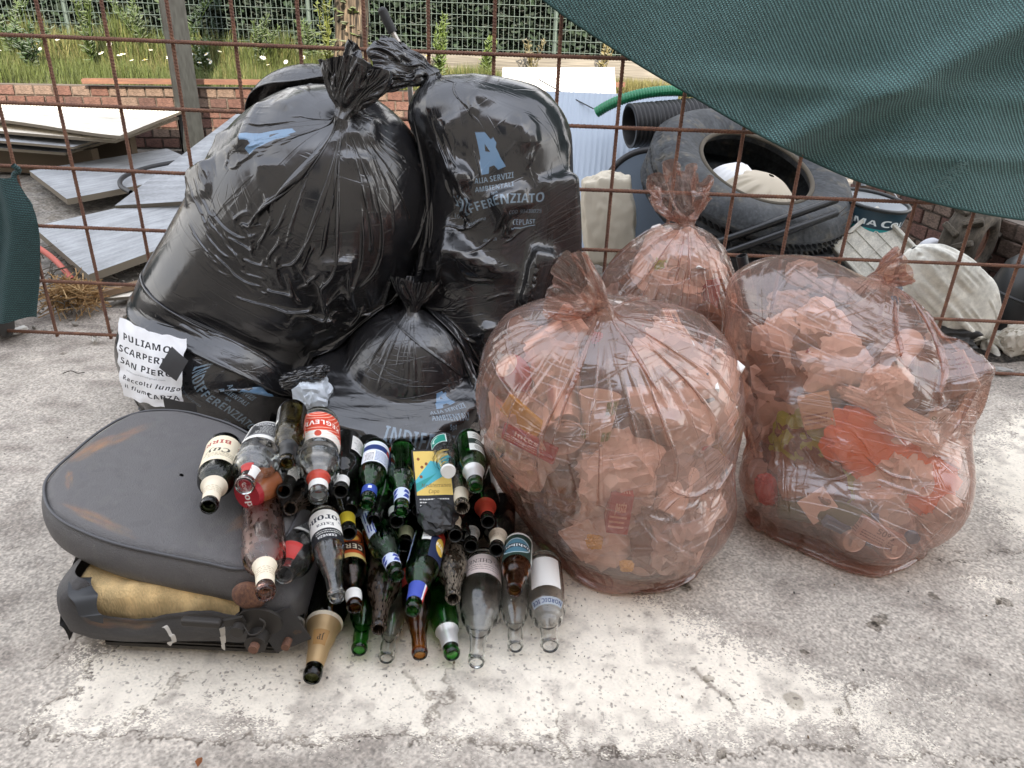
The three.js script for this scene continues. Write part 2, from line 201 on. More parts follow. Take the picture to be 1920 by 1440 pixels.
function weed(label, x, z, h, spread, col, seed, n = 70) {
  const r = rng(seed), o = thing('weed', label, 'plant'); o.position.set(x, bedY(x, z) - 0.02, z); const st = [], lv = [], base = leafGeo(0.07, 0.011).toNonIndexed();
  const stems = 5; for (let s = 0; s < stems; s++) { const a = r() * TAU, q = spread * (0.3 + r() * 0.7), hh = h * (0.7 + 0.3 * r()), top = V(Math.cos(a) * q, hh, Math.sin(a) * q * 0.5); st.push(tube([[0, 0, 0], [top.x * 0.35, hh * 0.5, top.z * 0.35], top], 0.003, 6, 4)); for (let k = 0; k < n; k++) { const t = 0.15 + 0.85 * r(); lv.push(xf(base, [top.x * t * t + (r() - 0.5) * 0.02, hh * t, top.z * t * t], [0.3 + r() * 1.4, r() * TAU, 0], (1.25 - 0.6 * t) * (0.6 + r() * 0.6))); } }
  mesh('stem', mergeGeometries(st), std(col.map(c => c * 0.8), 0.9), o); mesh('leaves', mergeGeometries(lv), phys(col, 0.8, { transmission: 0.35, thickness: 0 }), o);
}
weed('tall leafy green weed in front of the far fence, leftmost', -2.5, -4.75, 0.85, 0.3, [0.09, 0.14, 0.025], 101);
weed('bushy green weed beside the steel post', -1.75, -5.0, 0.75, 0.45, [0.10, 0.16, 0.03], 102, 110);
weed('slim bright weed growing right of the tree trunk', 0.62, -5.1, 0.62, 0.12, [0.13, 0.20, 0.03], 103);
weed('small bright weed between the tree and the green cloth', 1.05, -5.2, 0.42, 0.1, [0.13, 0.2, 0.03], 104);
weed('dark low weed behind the brick planter wall', -2.9, -4.5, 0.4, 0.25, [0.04, 0.09, 0.02], 105);
weed('dry straw coloured weed below the cloth edge', 2.15, -5.25, 0.55, 0.2, [0.26, 0.22, 0.09], 106, 30);
weed('dry brown weed against the wire fence', 1.5, -5.3, 0.5, 0.2, [0.2, 0.17, 0.08], 107, 26);
for (const [x, z, h, sp, sd] of [[-3.3, -4.9, 0.7, 0.4, 121], [-2.2, -5.15, 0.6, 0.35, 122], [-1.1, -5.15, 0.55, 0.3, 123], [-0.6, -5.2, 0.5, 0.2, 124], [-3.7, -4.6, 0.6, 0.3, 125], [-1.45, -4.7, 0.35, 0.3, 126]]) weed(['loose leafy weed at the left end of the planter', 'feathery weed behind the tall leftmost weed', 'leafy weed just right of the steel post', 'small weed left of the tree trunk', 'broad weed at the far left edge of the planter', 'short weed at the foot of the steel post'][sd - 121], x, z, h, sp, [0.085, 0.135, 0.03], sd, 80);
weed('pale shoots sprouting at the foot of the tree', -0.3, -4.6, 0.75, 0.12, [0.16, 0.19, 0.03], 108, 40);
// ---------------------------------------------------------------- rusty reinforcing mesh used as a fence
const rustTex = (() => { const a = pnoise(81, 16), b = pnoise(82, 160); return field(512, 64, (u, v) => { const k = a(u * 3, v), c = b(u * 3, v); return [0.45 + (k - 0.5) * 0.16 + (c - 0.5) * 0.18, 0.325 + (k - 0.5) * 0.12 + (c - 0.5) * 0.13, 0.265 + (k - 0.5) * 0.06 + (c - 0.5) * 0.10]; }); })();
const rustM = std(0xffffff, 0.9, { map: rustTex });
function ribbedBar(L, seed) {
  const n = Math.round(L / 0.0028), M = 7, pos = [], uv = [], idx = [];
  for (let i = 0; i <= n; i++) { const s = i / n * L; for (let k = 0; k <= M; k++) { const a = k / M * TAU, rib = ((s / 0.0098 + (k / M) * 1.0 + 20) % 1) < 0.36 ? 1 : 0, r = 0.0054 + rib * 0.0013 + (k % 3 === 0 ? 0.0003 : 0); pos.push(s, Math.cos(a) * r + 0.002 * Math.sin(s * 2.1 + seed), Math.sin(a) * r); uv.push(s, k / M + seed * 0.17); } }
  for (let i = 0; i < n; i++) for (let k = 0; k < M; k++) { const a = i * (M + 1) + k, b = a + M + 1; idx.push(a, a + 1, b, b, a + 1, b + 1); }
  const g = new THREE.BufferGeometry(); g.setAttribute('position', new THREE.Float32BufferAttribute(pos, 3)); g.setAttribute('uv', new THREE.Float32BufferAttribute(uv, 2)); g.setIndex(idx); g.computeVertexNormals(); return g;
}
{
  const f = thing('rebar_mesh_fence', 'rusty ribbed steel mesh panel standing behind the bags', 'fence'); f.position.set(0, 0.03, 0);
  const hs = [0, 1].map(k => ribbedBar(4.75, k)), vs = [0, 1, 2].map(k => { const g = ribbedBar(1.62, k); g.rotateZ(PI / 2); return g; });
  for (let j = 0; j < 8; j++) { const b = mesh('horizontal_bar', hs[j % 2], rustM, f); b.position.set(-0.72, j * 0.2, 0.0065); }
  for (let i = -3; i <= 20; i++) { const b = mesh('vertical_bar', vs[(i + 3) % 3], rustM, f); b.position.set(i * 0.2, -0.018, -0.0055); }
}
{ // steel post standing in the yard, in front of the planter
  const p = thing('steel_post', 'thick grey green steel post in front of the brick planter', 'post'); p.position.set(-1.27, 0, -3.82); p.rotation.y = 0.5;
  const n = pnoise(85, 40), map = field(128, 512, (u, v) => { const k = 0.17 + (n(u * 0.4, v * 1.5) - 0.5) * 0.08; return [k * 0.95, k, k * 0.98]; }), m = std(0xffffff, 0.6, { metalness: 0.2, map });
  mesh('web', box(0.012, 2.6, 0.16, 0, 1.3, 0), m, p); mesh('flange', box(0.17, 2.6, 0.012, 0, 1.3, 0.086), m, p); mesh('flange', box(0.17, 2.6, 0.012, 0, 1.3, -0.086), m, p); mesh('foot_plate', box(0.3, 0.012, 0.3, 0, 0.006, 0), m, p);
}
// ---------------------------------------------------------------- plastic sacks: a cloth solver drapes thin film over lumpy contents
function smin(a, b, k) { const h = clamp(0.5 + 0.5 * (b - a) / k, 0, 1); return lerp(b, a, h) - k * h * (1 - h); }
function boxd(p, x, y, z) { const c = p.c, h = p.b, v = p._v || (p._v = V()); v.set(x - c[0], y - c[1], z - c[2]); if (p.q) v.applyQuaternion(p.q); const a = Math.abs(v.x) - h[0], b = Math.abs(v.y) - h[1], e = Math.abs(v.z) - h[2]; return Math.hypot(Math.max(a, 0), Math.max(b, 0), Math.max(e, 0)) + Math.min(Math.max(a, b, e), 0) - 0.006; }
function ellipsoid(p, x, y, z) { if (p.b) return boxd(p, x, y, z); const c = p.c, r = p.r; let dx = x - c[0], dy = y - c[1], dz = z - c[2]; if (p.q) { const v = p._v || (p._v = V()); v.set(dx, dy, dz).applyQuaternion(p.q); dx = v.x; dy = v.y; dz = v.z; } const a = dx / r[0], b = dy / r[1], e = dz / r[2], k0 = Math.sqrt(a * a + b * b + e * e), k1 = Math.sqrt((a / r[0]) ** 2 + (b / r[1]) ** 2 + (e / r[2]) ** 2); return k1 < 1e-6 ? -Math.min(...r) : k0 * (k0 - 1) / k1; }
function rotq(deg) { return new THREE.Quaternion().setFromEuler(new THREE.Euler(deg[0] * PI / 180, deg[1] * PI / 180, deg[2] * PI / 180)).invert(); }
class Body {   // a signed distance field on a grid
  constructor(prims, k = 0.06, cell = 0.02) {
    for (const p of prims) if (p.rot) p.q = rotq(p.rot);
    this.f = (x, y, z) => { let d = 1e3; for (const p of prims) d = smin(d, ellipsoid(p, x, y, z), p.k || k); return d; };
    const lo = [1e9, 1e9, 1e9], hi = [-1e9, -1e9, -1e9];
    for (const p of prims) for (let i = 0; i < 3; i++) { const e = p.r || p.b, R = p.q ? Math.hypot(...e) : e[i]; lo[i] = Math.min(lo[i], p.c[i] - R); hi[i] = Math.max(hi[i], p.c[i] + R); }
    this.lo = lo.map(v => v - 0.16); this.cell = cell; this.n = hi.map((v, i) => Math.ceil((v + 0.16 - this.lo[i]) / cell) + 1);
    const [nx, ny, nz] = this.n; this.g = new Float32Array(nx * ny * nz);
    for (let k2 = 0, o = 0; k2 < nz; k2++) for (let j = 0; j < ny; j++) for (let i = 0; i < nx; i++, o++) this.g[o] = this.f(this.lo[0] + i * cell, this.lo[1] + j * cell, this.lo[2] + k2 * cell);
  }
  at(x, y, z, out) {   // distance; gradient into out
    const c = this.cell, [nx, ny, nz] = this.n; let u = (x - this.lo[0]) / c, v = (y - this.lo[1]) / c, w = (z - this.lo[2]) / c;
    if (u < 0 || v < 0 || w < 0 || u >= nx - 1 || v >= ny - 1 || w >= nz - 1) return 1;
    const i = u | 0, j = v | 0, k = w | 0; u -= i; v -= j; w -= k; const g = this.g, o = (k * ny + j) * nx + i, sy = nx, sz = nx * ny;
    const a000 = g[o], a100 = g[o + 1], a010 = g[o + sy], a110 = g[o + sy + 1], a001 = g[o + sz], a101 = g[o + sz + 1], a011 = g[o + sz + sy], a111 = g[o + sz + sy + 1];
    const x00 = a000 + (a100 - a000) * u, x10 = a010 + (a110 - a010) * u, x01 = a001 + (a101 - a001) * u, x11 = a011 + (a111 - a011) * u, y0 = x00 + (x10 - x00) * v, y1 = x01 + (x11 - x01) * v;
    if (out) { out[0] = lerp(lerp(a100 - a000, a110 - a010, v), lerp(a101 - a001, a111 - a011, v), w); out[1] = lerp(x10 - x00, x11 - x01, w); out[2] = y1 - y0; const l = Math.hypot(out[0], out[1], out[2]) || 1; out[0] /= l; out[1] /= l; out[2] /= l; }
    return y0 + (y1 - y0) * w;
  }
}
const bodies = [];
// opt: body, center, knot, tuft {dir,len,flare}, nu, nv, slack, seed, taut
function sack(opt) {
  const { body, center, seed = 1, gather = 1.4, slackV = 1.03, others = [], gap = 0.006, floor = 0.004, lumpy = 0 } = opt;
  const tf = opt.tuft, R = rng(seed), knot = [...opt.knot];
  let NU = opt.nu || 120, NB = opt.nv || 76, NT = tf ? (opt.nt || 16) : 0, NV = NB + NT;
  const n = V(knot[0] - center[0], knot[1] - center[1], knot[2] - center[2]).normalize();
  const ex = V(1, 0, 0).addScaledVector(n, -n.x).normalize(), ez = V().crossVectors(ex, n).normalize();   // phi = 0 faces +z
  let P = new Float32Array(NU * NV * 3), Lu = new Float32Array(NU * NV), Lv = new Float32Array(NU * NV), pin = new Uint8Array(NU * NV), D = V();
  const cast = d => { let t = 1.2; for (let k = 0; k < 90; k++) { const s = body.f(center[0] + d.x * t, center[1] + d.y * t, center[2] + d.z * t) - gap; if (Math.abs(s) < 0.001) break; t -= s > 0 ? Math.max(s * 0.8, 0.001) : s * 0.8; if (t < 0.02) { t = 0.02; break; } } return t; };
  { const t = cast(n) + (opt.knotUp ?? 0.012); for (let c = 0; c < 3; c++) knot[c] = center[c] + n.getComponent(c) * t; }
  const td = tf ? V(...tf.dir).normalize() : n, tx = V(1, 0, 0).addScaledVector(td, -td.x).normalize(), tz = V().crossVectors(tx, td).normalize();
  for (let j = 0; j < NB; j++) {
    const s = j / (NB - 1), th = PI - 0.015 - s * (PI - 0.09), b = smooth(0.62, 0.02, th);
    for (let i = 0; i < NU; i++) {
      const ph = i / NU * TAU; D.copy(n).multiplyScalar(Math.cos(th)).addScaledVector(ex, Math.sin(th) * Math.sin(ph)).addScaledVector(ez, Math.sin(th) * Math.cos(ph));
      const t = cast(D), o = (j * NU + i) * 3, kr = 0.022;
      let x = center[0] + D.x * t, y = center[1] + D.y * t, z = center[2] + D.z * t;
      x = lerp(x, knot[0] + kr * (ex.x * Math.sin(ph) + ez.x * Math.cos(ph)), b); y = lerp(y, knot[1] + kr * (ex.y * Math.sin(ph) + ez.y * Math.cos(ph)), b); z = lerp(z, knot[2] + kr * (ex.z * Math.sin(ph) + ez.z * Math.cos(ph)), b);
      P[o] = x; P[o + 1] = Math.max(y, floor); P[o + 2] = z; if (j === NB - 1) pin[j * NU + i] = 1;
    }
  }
  const ruf = [...Array(6)].map(() => [2 + Math.floor(R() * 9), R() * TAU, R()]);
  for (let j = NB; j < NV; j++) {
    const s = (j - NB + 1) / NT;
    for (let i = 0; i < NU; i++) {
      const ph = i / NU * TAU, o = (j * NU + i) * 3; let ru = 0; for (const [m, p0, a] of ruf) ru += a * Math.sin(m * ph + p0 + s) / 3;
      const fl = tf.cone ? Math.pow(Math.sin(PI * Math.min(1, 0.06 + s * 0.86)), 0.8) : Math.pow(s, 0.8), rad = 0.016 + (tf.flare || 0.09) * fl * (1 + 0.5 * ru), l = tf.len * s * (1 + 0.3 * ru * s + (tf.skew || 0) * Math.sin(ph + (tf.skewAt || 0))), sq = tf.squash || 1;
      for (let c = 0; c < 3; c++) P[o + c] = knot[c] + td.getComponent(c) * l + rad * (tx.getComponent(c) * Math.sin(ph) + tz.getComponent(c) * Math.cos(ph) * sq);
    }
  }
  // rest lengths: the film is a tube of constant girth, gathered toward the knot and the seam
  const ring = (P, NU, j) => { let L = 0; for (let i = 0; i < NU; i++) { const a = (j * NU + i) * 3, b = (j * NU + (i + 1) % NU) * 3; L += Math.hypot(P[a] - P[b], P[a + 1] - P[b + 1], P[a + 2] - P[b + 2]); } return L; };
  let girth = 0; for (let j = 0; j < NB; j++) girth = Math.max(girth, ring(P, NU, j)); girth *= opt.loose || 1.02;
  const rest = () => {
    Lu = new Float32Array(NU * NV); Lv = new Float32Array(NU * NV);
    const wr = opt.wrinkle ?? 0.05, pa = (i, j, s, q) => { const a = i / NU * TAU; return Math.max(0, noise3.noise(Math.cos(a) * s + seed * 3.1, Math.sin(a) * s + q, j / NB * s * 1.6 + seed)); };
    for (let j = 0; j < NV; j++) { const L = ring(P, NU, j); const th = j < NB ? PI - j / (NB - 1) * PI : 0, ga = 1 + (gather - 1) * smooth(opt.reach || 1.5, 0.35, th); for (let i = 0; i < NU; i++) { const an = i / NU * TAU, irr = 0.35 + 1.5 * Math.abs(noise3.noise(Math.cos(an) * 1.7 + seed, Math.sin(an) * 1.7, 3.3)) + 0.9 * Math.max(0, noise3.noise(Math.cos(an) * 5 + seed, Math.sin(an) * 5, 8.1)), q = Math.max(L, Math.min(girth, L * (1 + (ga - 1) * irr))) / NU; Lu[j * NU + i] = q * (1 + wr * 2.4 * pa(i, j, 2.2, 0) + wr * 1.4 * pa(i, j, 5, 9)); } }
    for (let j = 0; j < NV - 1; j++) for (let i = 0; i < NU; i++) { const a = (j * NU + i) * 3, b = a + NU * 3; Lv[j * NU + i] = Math.hypot(P[a] - P[b], P[a + 1] - P[b + 1], P[a + 2] - P[b + 2]); }
    for (let j = 0; j < NV; j++) { let m = 0; for (let i = 0; i < NU; i++) m += Lv[j * NU + i]; m /= NU; for (let i = 0; i < NU; i++) Lv[j * NU + i] = lerp(Lv[j * NU + i], m, 0.25) * (slackV + wr * 2.6 * pa(i, j, 2.0, 20) + wr * pa(i, j, 4.5, 31)); }
  };
  rest();
  const out = [0, 0, 0];
  const run = (steps, iters, grav, press, bend, jit) => {
    const N = NU * NV, Q = new Float32Array(P), Nn = new Float32Array(N * 3);
    for (let k = 0; k < N; k++) if (!pin[k]) for (let c = 0; c < 3; c++) { P[k * 3 + c] += (R() - 0.5) * jit; Q[k * 3 + c] = P[k * 3 + c]; }
    const con = (a, b, L, k, wa, wb) => { const dx = P[b] - P[a], dy = P[b + 1] - P[a + 1], dz = P[b + 2] - P[a + 2], l = Math.sqrt(dx * dx + dy * dy + dz * dz); if (l < 1e-9 || wa + wb === 0) return; const s = k * (l - L) / l / (wa + wb); P[a] += dx * s * wa; P[a + 1] += dy * s * wa; P[a + 2] += dz * s * wa; P[b] -= dx * s * wb; P[b + 1] -= dy * s * wb; P[b + 2] -= dz * s * wb; };
    for (let st = 0; st < steps; st++) {
      for (let j = 0; j < NV; j++) { const jm = Math.max(0, j - 1), jp = Math.min(NV - 1, j + 1); for (let i = 0; i < NU; i++) { const a = (j * NU + (i + NU - 1) % NU) * 3, b = (j * NU + (i + 1) % NU) * 3, c = (jm * NU + i) * 3, d = (jp * NU + i) * 3, o = (j * NU + i) * 3; const ux = P[b] - P[a], uy = P[b + 1] - P[a + 1], uz = P[b + 2] - P[a + 2], vx = P[d] - P[c], vy = P[d + 1] - P[c + 1], vz = P[d + 2] - P[c + 2]; let x = uy * vz - uz * vy, y = uz * vx - ux * vz, z = ux * vy - uy * vx; const l = Math.hypot(x, y, z) || 1; Nn[o] = x / l; Nn[o + 1] = y / l; Nn[o + 2] = z / l; } }
      for (let k = 0; k < N; k++) { if (pin[k]) continue; const o = k * 3, pr = k < NB * NU ? press : 0; for (let c = 0; c < 3; c++) { const v = (P[o + c] - Q[o + c]) * 0.88; Q[o + c] = P[o + c]; P[o + c] += v + Nn[o + c] * pr; } if (k < NB * NU) P[o + 1] -= grav; }
      for (let it = 0; it < iters; it++) {
        for (let j = 0; j < NV; j++) for (let i = 0; i < NU; i++) {
          const i1 = (i + 1) % NU, a = j * NU + i, b = j * NU + i1;
          con(a * 3, b * 3, Lu[a], 0.9, 1 - pin[a], 1 - pin[b]);
          if (j < NV - 1) { const c = a + NU, d = b + NU, Ld = Math.hypot((Lu[a] + Lu[c]) / 2, Lv[a]); con(a * 3, c * 3, Lv[a], 0.9, 1 - pin[a], 1 - pin[c]); con(a * 3, d * 3, Ld, 0.25, 1 - pin[a], 1 - pin[d]); con(b * 3, c * 3, Ld, 0.25, 1 - pin[b], 1 - pin[c]); }
          if (bend) { const i2 = (i + 2) % NU, e = j * NU + i2; con(a * 3, e * 3, Lu[a] * 1.94, bend, 1 - pin[a], 1 - pin[e]); if (j < NV - 2) { const h = a + 2 * NU; con(a * 3, h * 3, Lv[a] + Lv[a + NU], bend, 1 - pin[a], 1 - pin[h]); } }
        }
        for (let k = 0; k < N; k++) {
          if (pin[k]) continue; const o = k * 3;
          { const d = body.at(P[o], P[o + 1], P[o + 2], out); if (d < gap) { const s = gap - d; P[o] += out[0] * s; P[o + 1] += out[1] * s; P[o + 2] += out[2] * s; for (let c = 0; c < 3; c++) Q[o + c] += (P[o + c] - Q[o + c]) * 0.35; } }
          for (const bd of others) { const d = bd.at(P[o], P[o + 1], P[o + 2], out); if (d < 0.012) { const s = (0.012 - d) * 0.7; P[o] += out[0] * s; P[o + 1] += out[1] * s; P[o + 2] += out[2] * s; } }
          if (P[o + 1] < floor) { P[o + 1] = floor; Q[o] = P[o]; Q[o + 2] = P[o + 2]; }
        }
      }
    }
  };
  run(opt.steps || 40, 4, 0.0006, opt.press ?? 0.0001, 0.12, 0.004);
  // twice as fine, then settle again
  const up = () => {
    const nu = NU * 2, nv = NV * 2 - 1, Z = new Float32Array(nu * nv * 3), pn = new Uint8Array(nu * nv), nb = NB * 2 - 1;
    const get = (i, j, c) => P[(clamp(j, 0, NV - 1) * NU + (i + NU) % NU) * 3 + c];
    const cub = (a, b, c, d) => (-a + 9 * b + 9 * c - d) / 16;
    for (let j = 0; j < NV; j++) for (let i = 0; i < NU; i++) for (let c = 0; c < 3; c++) {
      Z[((2 * j) * nu + 2 * i) * 3 + c] = get(i, j, c);
      Z[((2 * j) * nu + 2 * i + 1) * 3 + c] = cub(get(i - 1, j, c), get(i, j, c), get(i + 1, j, c), get(i + 2, j, c));
    }
    for (let j = 0; j < NV - 1; j++) for (let i = 0; i < nu; i++) for (let c = 0; c < 3; c++) { const q = jj => Z[((2 * clamp(jj, 0, NV - 1)) * nu + i) * 3 + c]; Z[((2 * j + 1) * nu + i) * 3 + c] = cub(q(j - 1), q(j), q(j + 1), q(j + 2)); }
    const lu = new Float32Array(nu * nv), lv = new Float32Array(nu * nv);
    for (let j = 0; j < nv; j++) { const a = j >> 1, b = Math.min(NV - 1, a + (j & 1)); for (let i = 0; i < nu; i++) { lu[j * nu + i] = (Lu[a * NU + (i >> 1)] + Lu[b * NU + (i >> 1)]) / 4; lv[j * nu + i] = Lv[Math.min(a, NV - 2) * NU + (i >> 1)] / 2; } }
    for (let i = 0; i < nu; i++) pn[(2 * (NB - 1)) * nu + i] = 1;
    P = Z; Lu = lu; Lv = lv; pin = pn; NU = nu; NV = nv; NB = nb;
  };
  up(); run(opt.fine || 12, 3, 0.0002, (opt.press ?? 0.0001) * 0.4, 0.10, 0.0012);
  // surface
  const N = (NU + 1) * NV, pos = new Float32Array(N * 3), uv = new Float32Array(N * 2), idx = [];
  for (let j = 0; j < NV; j++) for (let i = 0; i <= NU; i++) { const o = j * (NU + 1) + i, s = (j * NU + i % NU) * 3; pos[o * 3] = P[s]; pos[o * 3 + 1] = P[s + 1]; pos[o * 3 + 2] = P[s + 2]; uv[o * 2] = i / NU + 0.5; uv[o * 2 + 1] = j / (NB - 1); if (j < NV - 1 && i < NU) { const a = o, b = o + 1, c = o + NU + 1, d = c + 1; idx.push(a, b, d, a, d, c); } }
  const g = new THREE.BufferGeometry(); g.setAttribute('position', new THREE.BufferAttribute(pos, 3)); g.setAttribute('uv', new THREE.BufferAttribute(uv, 2)); g.setIndex(idx); g.computeVertexNormals();
  const nn = g.attributes.normal; for (let j = 0; j < NV; j++) { const a = j * (NU + 1), b = a + NU; const x = nn.getX(a) + nn.getX(b), y = nn.getY(a) + nn.getY(b), z = nn.getZ(a) + nn.getZ(b), l = Math.hypot(x, y, z) || 1; nn.setXYZ(a, x / l, y / l, z / l); nn.setXYZ(b, x / l, y / l, z / l); }
  return g;
}
// ---------------------------------------------------------------- the sacks
const rough2 = (() => { const a = pnoise(201, 32), b = pnoise(202, 200); return field(512, 512, (u, v) => 0.62 + (a(u, v) - 0.5) * 0.4 + (b(u, v) - 0.5) * 0.25, false); })();
const crinkle = canvas(1536, 1536, (c, w, h) => {   // tapering tension creases of thin film, each a raised side and a sunk side
  c.fillStyle = 'rgb(128,128,128)'; c.fillRect(0, 0, w, h); const r = rng(203);
  for (let k = 0; k < 1500; k++) {
    const fam = r(), a = fam < 0.5 ? (r() - 0.5) * 0.7 : fam < 0.85 ? PI / 2 + (r() - 0.5) * 0.8 : r() * PI, L = 30 + r() * r() * 330, wd = 3 + r() * 9 * (L / 200 + 0.4), s = 0.10 + r() * 0.30, bend = (r() - 0.5) * L * 0.2;
    const x = r() * w, y = r() * h; c.save(); c.translate(x, y); c.rotate(a);
    for (const [sg, col] of [[1, 255], [-1, 0]]) { const g = c.createLinearGradient(0, 0, 0, sg * wd); g.addColorStop(0, `rgba(${col},${col},${col},${s})`); g.addColorStop(1, `rgba(${col},${col},${col},0)`); c.fillStyle = g; c.beginPath(); c.moveTo(-L / 2, 0); c.quadraticCurveTo(0, bend, L / 2, 0); c.quadraticCurveTo(0, bend + sg * wd * 1.6, -L / 2, 0); c.fill(); }
    c.restore();
  }
}, false);
const lump = (n, seed, c, rad, s0, s1) => { const r = rng(seed), a = []; for (let i = 0; i < n; i++) { const th = r() * TAU, y = r() * 1.6 - 0.6, q = Math.sqrt(Math.max(0, 1 - y * y * 0.9)); a.push({ c: [c[0] + Math.cos(th) * q * rad[0], Math.max(0.05, c[1] + y * rad[1]), c[2] + Math.sin(th) * q * rad[2]], r: [s0 + r() * s1, s0 * 0.6 + r() * s1, s0 * 0.7 + r() * s1], rot: [r() * 180, r() * 180, r() * 180], k: 0.03 }); } return a; };
const crate = (n, seed, c, rad, s0, s1, ylo = -0.7) => { const r = rng(seed), a = []; for (let i = 0; i < n; i++) { const th = r() * TAU, y = ylo + r() * (1 - ylo), q = Math.sqrt(Math.max(0, 1 - y * y * 0.9)); a.push({ c: [c[0] + Math.cos(th) * q * rad[0], Math.max(0.07, c[1] + y * rad[1]), c[2] + Math.sin(th) * q * rad[2]], b: [s0 + r() * s1, s0 * 0.6 + r() * s1, s0 * 0.5 + r() * s1 * 0.6], rot: [r() * 180, r() * 180, r() * 180], k: 0.022 }); } return a; };
const BD = {
  A: new Body([{ c: [0.90, 0.56, 0.33], r: [0.31, 0.38, 0.28], rot: [0, 0, -8] }, { c: [0.60, 0.385, 0.34], r: [0.30, 0.145, 0.24], rot: [0, 0, 28] }, { c: [0.68, 0.53, 0.33], r: [0.36, 0.17, 0.21], rot: [0, 0, 50] }, { c: [1.0, 0.66, 0.31], r: [0.225, 0.25, 0.22] }, { c: [0.80, 0.33, 0.4], r: [0.2, 0.13, 0.2] }, ...crate(9, 11, [0.9, 0.57, 0.34], [0.24, 0.3, 0.22], 0.045, 0.05), ...crate(12, 51, [0.95, 0.66, 0.36], [0.22, 0.24, 0.2], 0.02, 0.03, 0.1)], 0.09),
  B: new Body([{ c: [1.44, 0.58, 0.28], r: [0.225, 0.36, 0.21] }, { c: [1.43, 0.31, 0.27], r: [0.29, 0.31, 0.25] }, { c: [1.31, 0.88, 0.27], r: [0.13, 0.10, 0.13] }, { c: [1.48, 0.83, 0.27], r: [0.14, 0.12, 0.14] }, { b: [0.09, 0.05, 0.06], c: [1.44, 0.9, 0.3], rot: [15, 10, -12], k: 0.02 }, { b: [0.05, 0.12, 0.05], c: [1.60, 0.62, 0.38], rot: [0, 30, 8], k: 0.02 }, { b: [0.1, 0.04, 0.05], c: [1.38, 0.52, 0.46], rot: [30, 0, -25], k: 0.02 }, ...crate(9, 12, [1.43, 0.5, 0.3], [0.2, 0.34, 0.19], 0.045, 0.045), ...crate(10, 52, [1.42, 0.66, 0.3], [0.2, 0.28, 0.17], 0.02, 0.03, 0.1)], 0.09),
  C: new Body([{ c: [0.585, 0.165, 0.40], r: [0.25, 0.185, 0.27] }, { c: [0.475, 0.19, 0.42], r: [0.165, 0.16, 0.19] }, { c: [0.68, 0.15, 0.48], r: [0.16, 0.14, 0.18] }, ...crate(7, 13, [0.58, 0.17, 0.38], [0.2, 0.13, 0.2], 0.04, 0.04)], 0.08),
  D: new Body([{ c: [1.18, 0.14, 0.48], r: [0.21, 0.17, 0.2] }, { c: [1.2, 0.25, 0.47], r: [0.17, 0.12, 0.15] }, { c: [1.165, 0.18, 0.60], r: [0.245, 0.02, 0.20], rot: [24, 0, -5], k: 0.008 }], 0.06),
  E: new Body([{ c: [0.87, 0.84, 0.13], r: [0.20, 0.145, 0.13] }, { c: [0.80, 0.78, 0.12], r: [0.12, 0.14, 0.1] }], 0.06),
  P1: new Body([{ c: [1.72, 0.31, 0.98], r: [0.28, 0.26, 0.27] }, { c: [1.56, 0.43, 0.97], r: [0.115, 0.12, 0.16] }, { c: [1.87, 0.43, 0.96], r: [0.115, 0.12, 0.16] }, { c: [1.69, 0.50, 0.98], r: [0.17, 0.08, 0.14] }, { c: [1.80, 0.14, 1.03], r: [0.235, 0.16, 0.25] }, { c: [1.85, 0.32, 0.95], r: [0.185, 0.22, 0.22] }, ...crate(30, 14, [1.74, 0.30, 0.98], [0.235, 0.22, 0.22], 0.028, 0.03, -0.35), ...crate(12, 44, [1.80, 0.13, 1.03], [0.19, 0.09, 0.2], 0.025, 0.025, -0.8)], 0.06),
  P2: new Body([{ c: [2.36, 0.29, 0.80], r: [0.255, 0.23, 0.23] }, { c: [2.24, 0.45, 0.72], r: [0.19, 0.16, 0.18] }, { c: [2.30, 0.12, 0.93], r: [0.21, 0.11, 0.17] }, { c: [2.37, 0.08, 1.04], r: [0.10, 0.07, 0.11] }, { c: [2.51, 0.29, 0.76], r: [0.16, 0.17, 0.17] }, { c: [2.20, 0.53, 0.68], r: [0.15, 0.085, 0.11], k: 0.04 }, { c: [2.49, 0.16, 0.88], r: [0.155, 0.14, 0.16] }, { c: [2.40, 0.46, 0.70], r: [0.14, 0.1, 0.13] }, { b: [0.05, 0.1, 0.05], c: [2.56, 0.36, 0.86], rot: [20, 30, 15], k: 0.02 }, { c: [2.46, 0.13, 0.97], r: [0.14, 0.12, 0.14] }, ...crate(22, 15, [2.36, 0.29, 0.80], [0.21, 0.19, 0.2], 0.028, 0.03, -0.5)], 0.06),
  P3: new Body([{ c: [1.95, 0.37, 0.40], r: [0.215, 0.2, 0.18] }, { c: [1.95, 0.17, 0.38], r: [0.2, 0.17, 0.18] }, { c: [1.96, 0.53, 0.41], r: [0.125, 0.09, 0.11] }, ...crate(16, 16, [1.95, 0.32, 0.4], [0.16, 0.17, 0.15], 0.025, 0.03)], 0.06),
};
const not = (...k) => Object.keys(BD).filter(n => k.includes(n)).map(n => BD[n]);
const ink = '#788b9a';
function logo(c, x, y, s) { c.save(); c.translate(x, y); c.scale(s, s); c.fillStyle = '#6686a4'; c.beginPath(); c.moveTo(-50, 60); c.lineTo(-44, 20); c.lineTo(-34, 8); c.lineTo(-16, -52); c.lineTo(22, -58); c.lineTo(30, -42); c.lineTo(44, -48); c.lineTo(46, -34); c.lineTo(36, -20); c.lineTo(42, 12); c.lineTo(58, 48); c.lineTo(24, 54); c.lineTo(12, 36); c.lineTo(-8, 38); c.lineTo(-16, 60); c.closePath(); c.moveTo(-6, -10); c.lineTo(10, -8); c.lineTo(2, -28); c.closePath(); c.fill('evenodd'); c.restore(); }
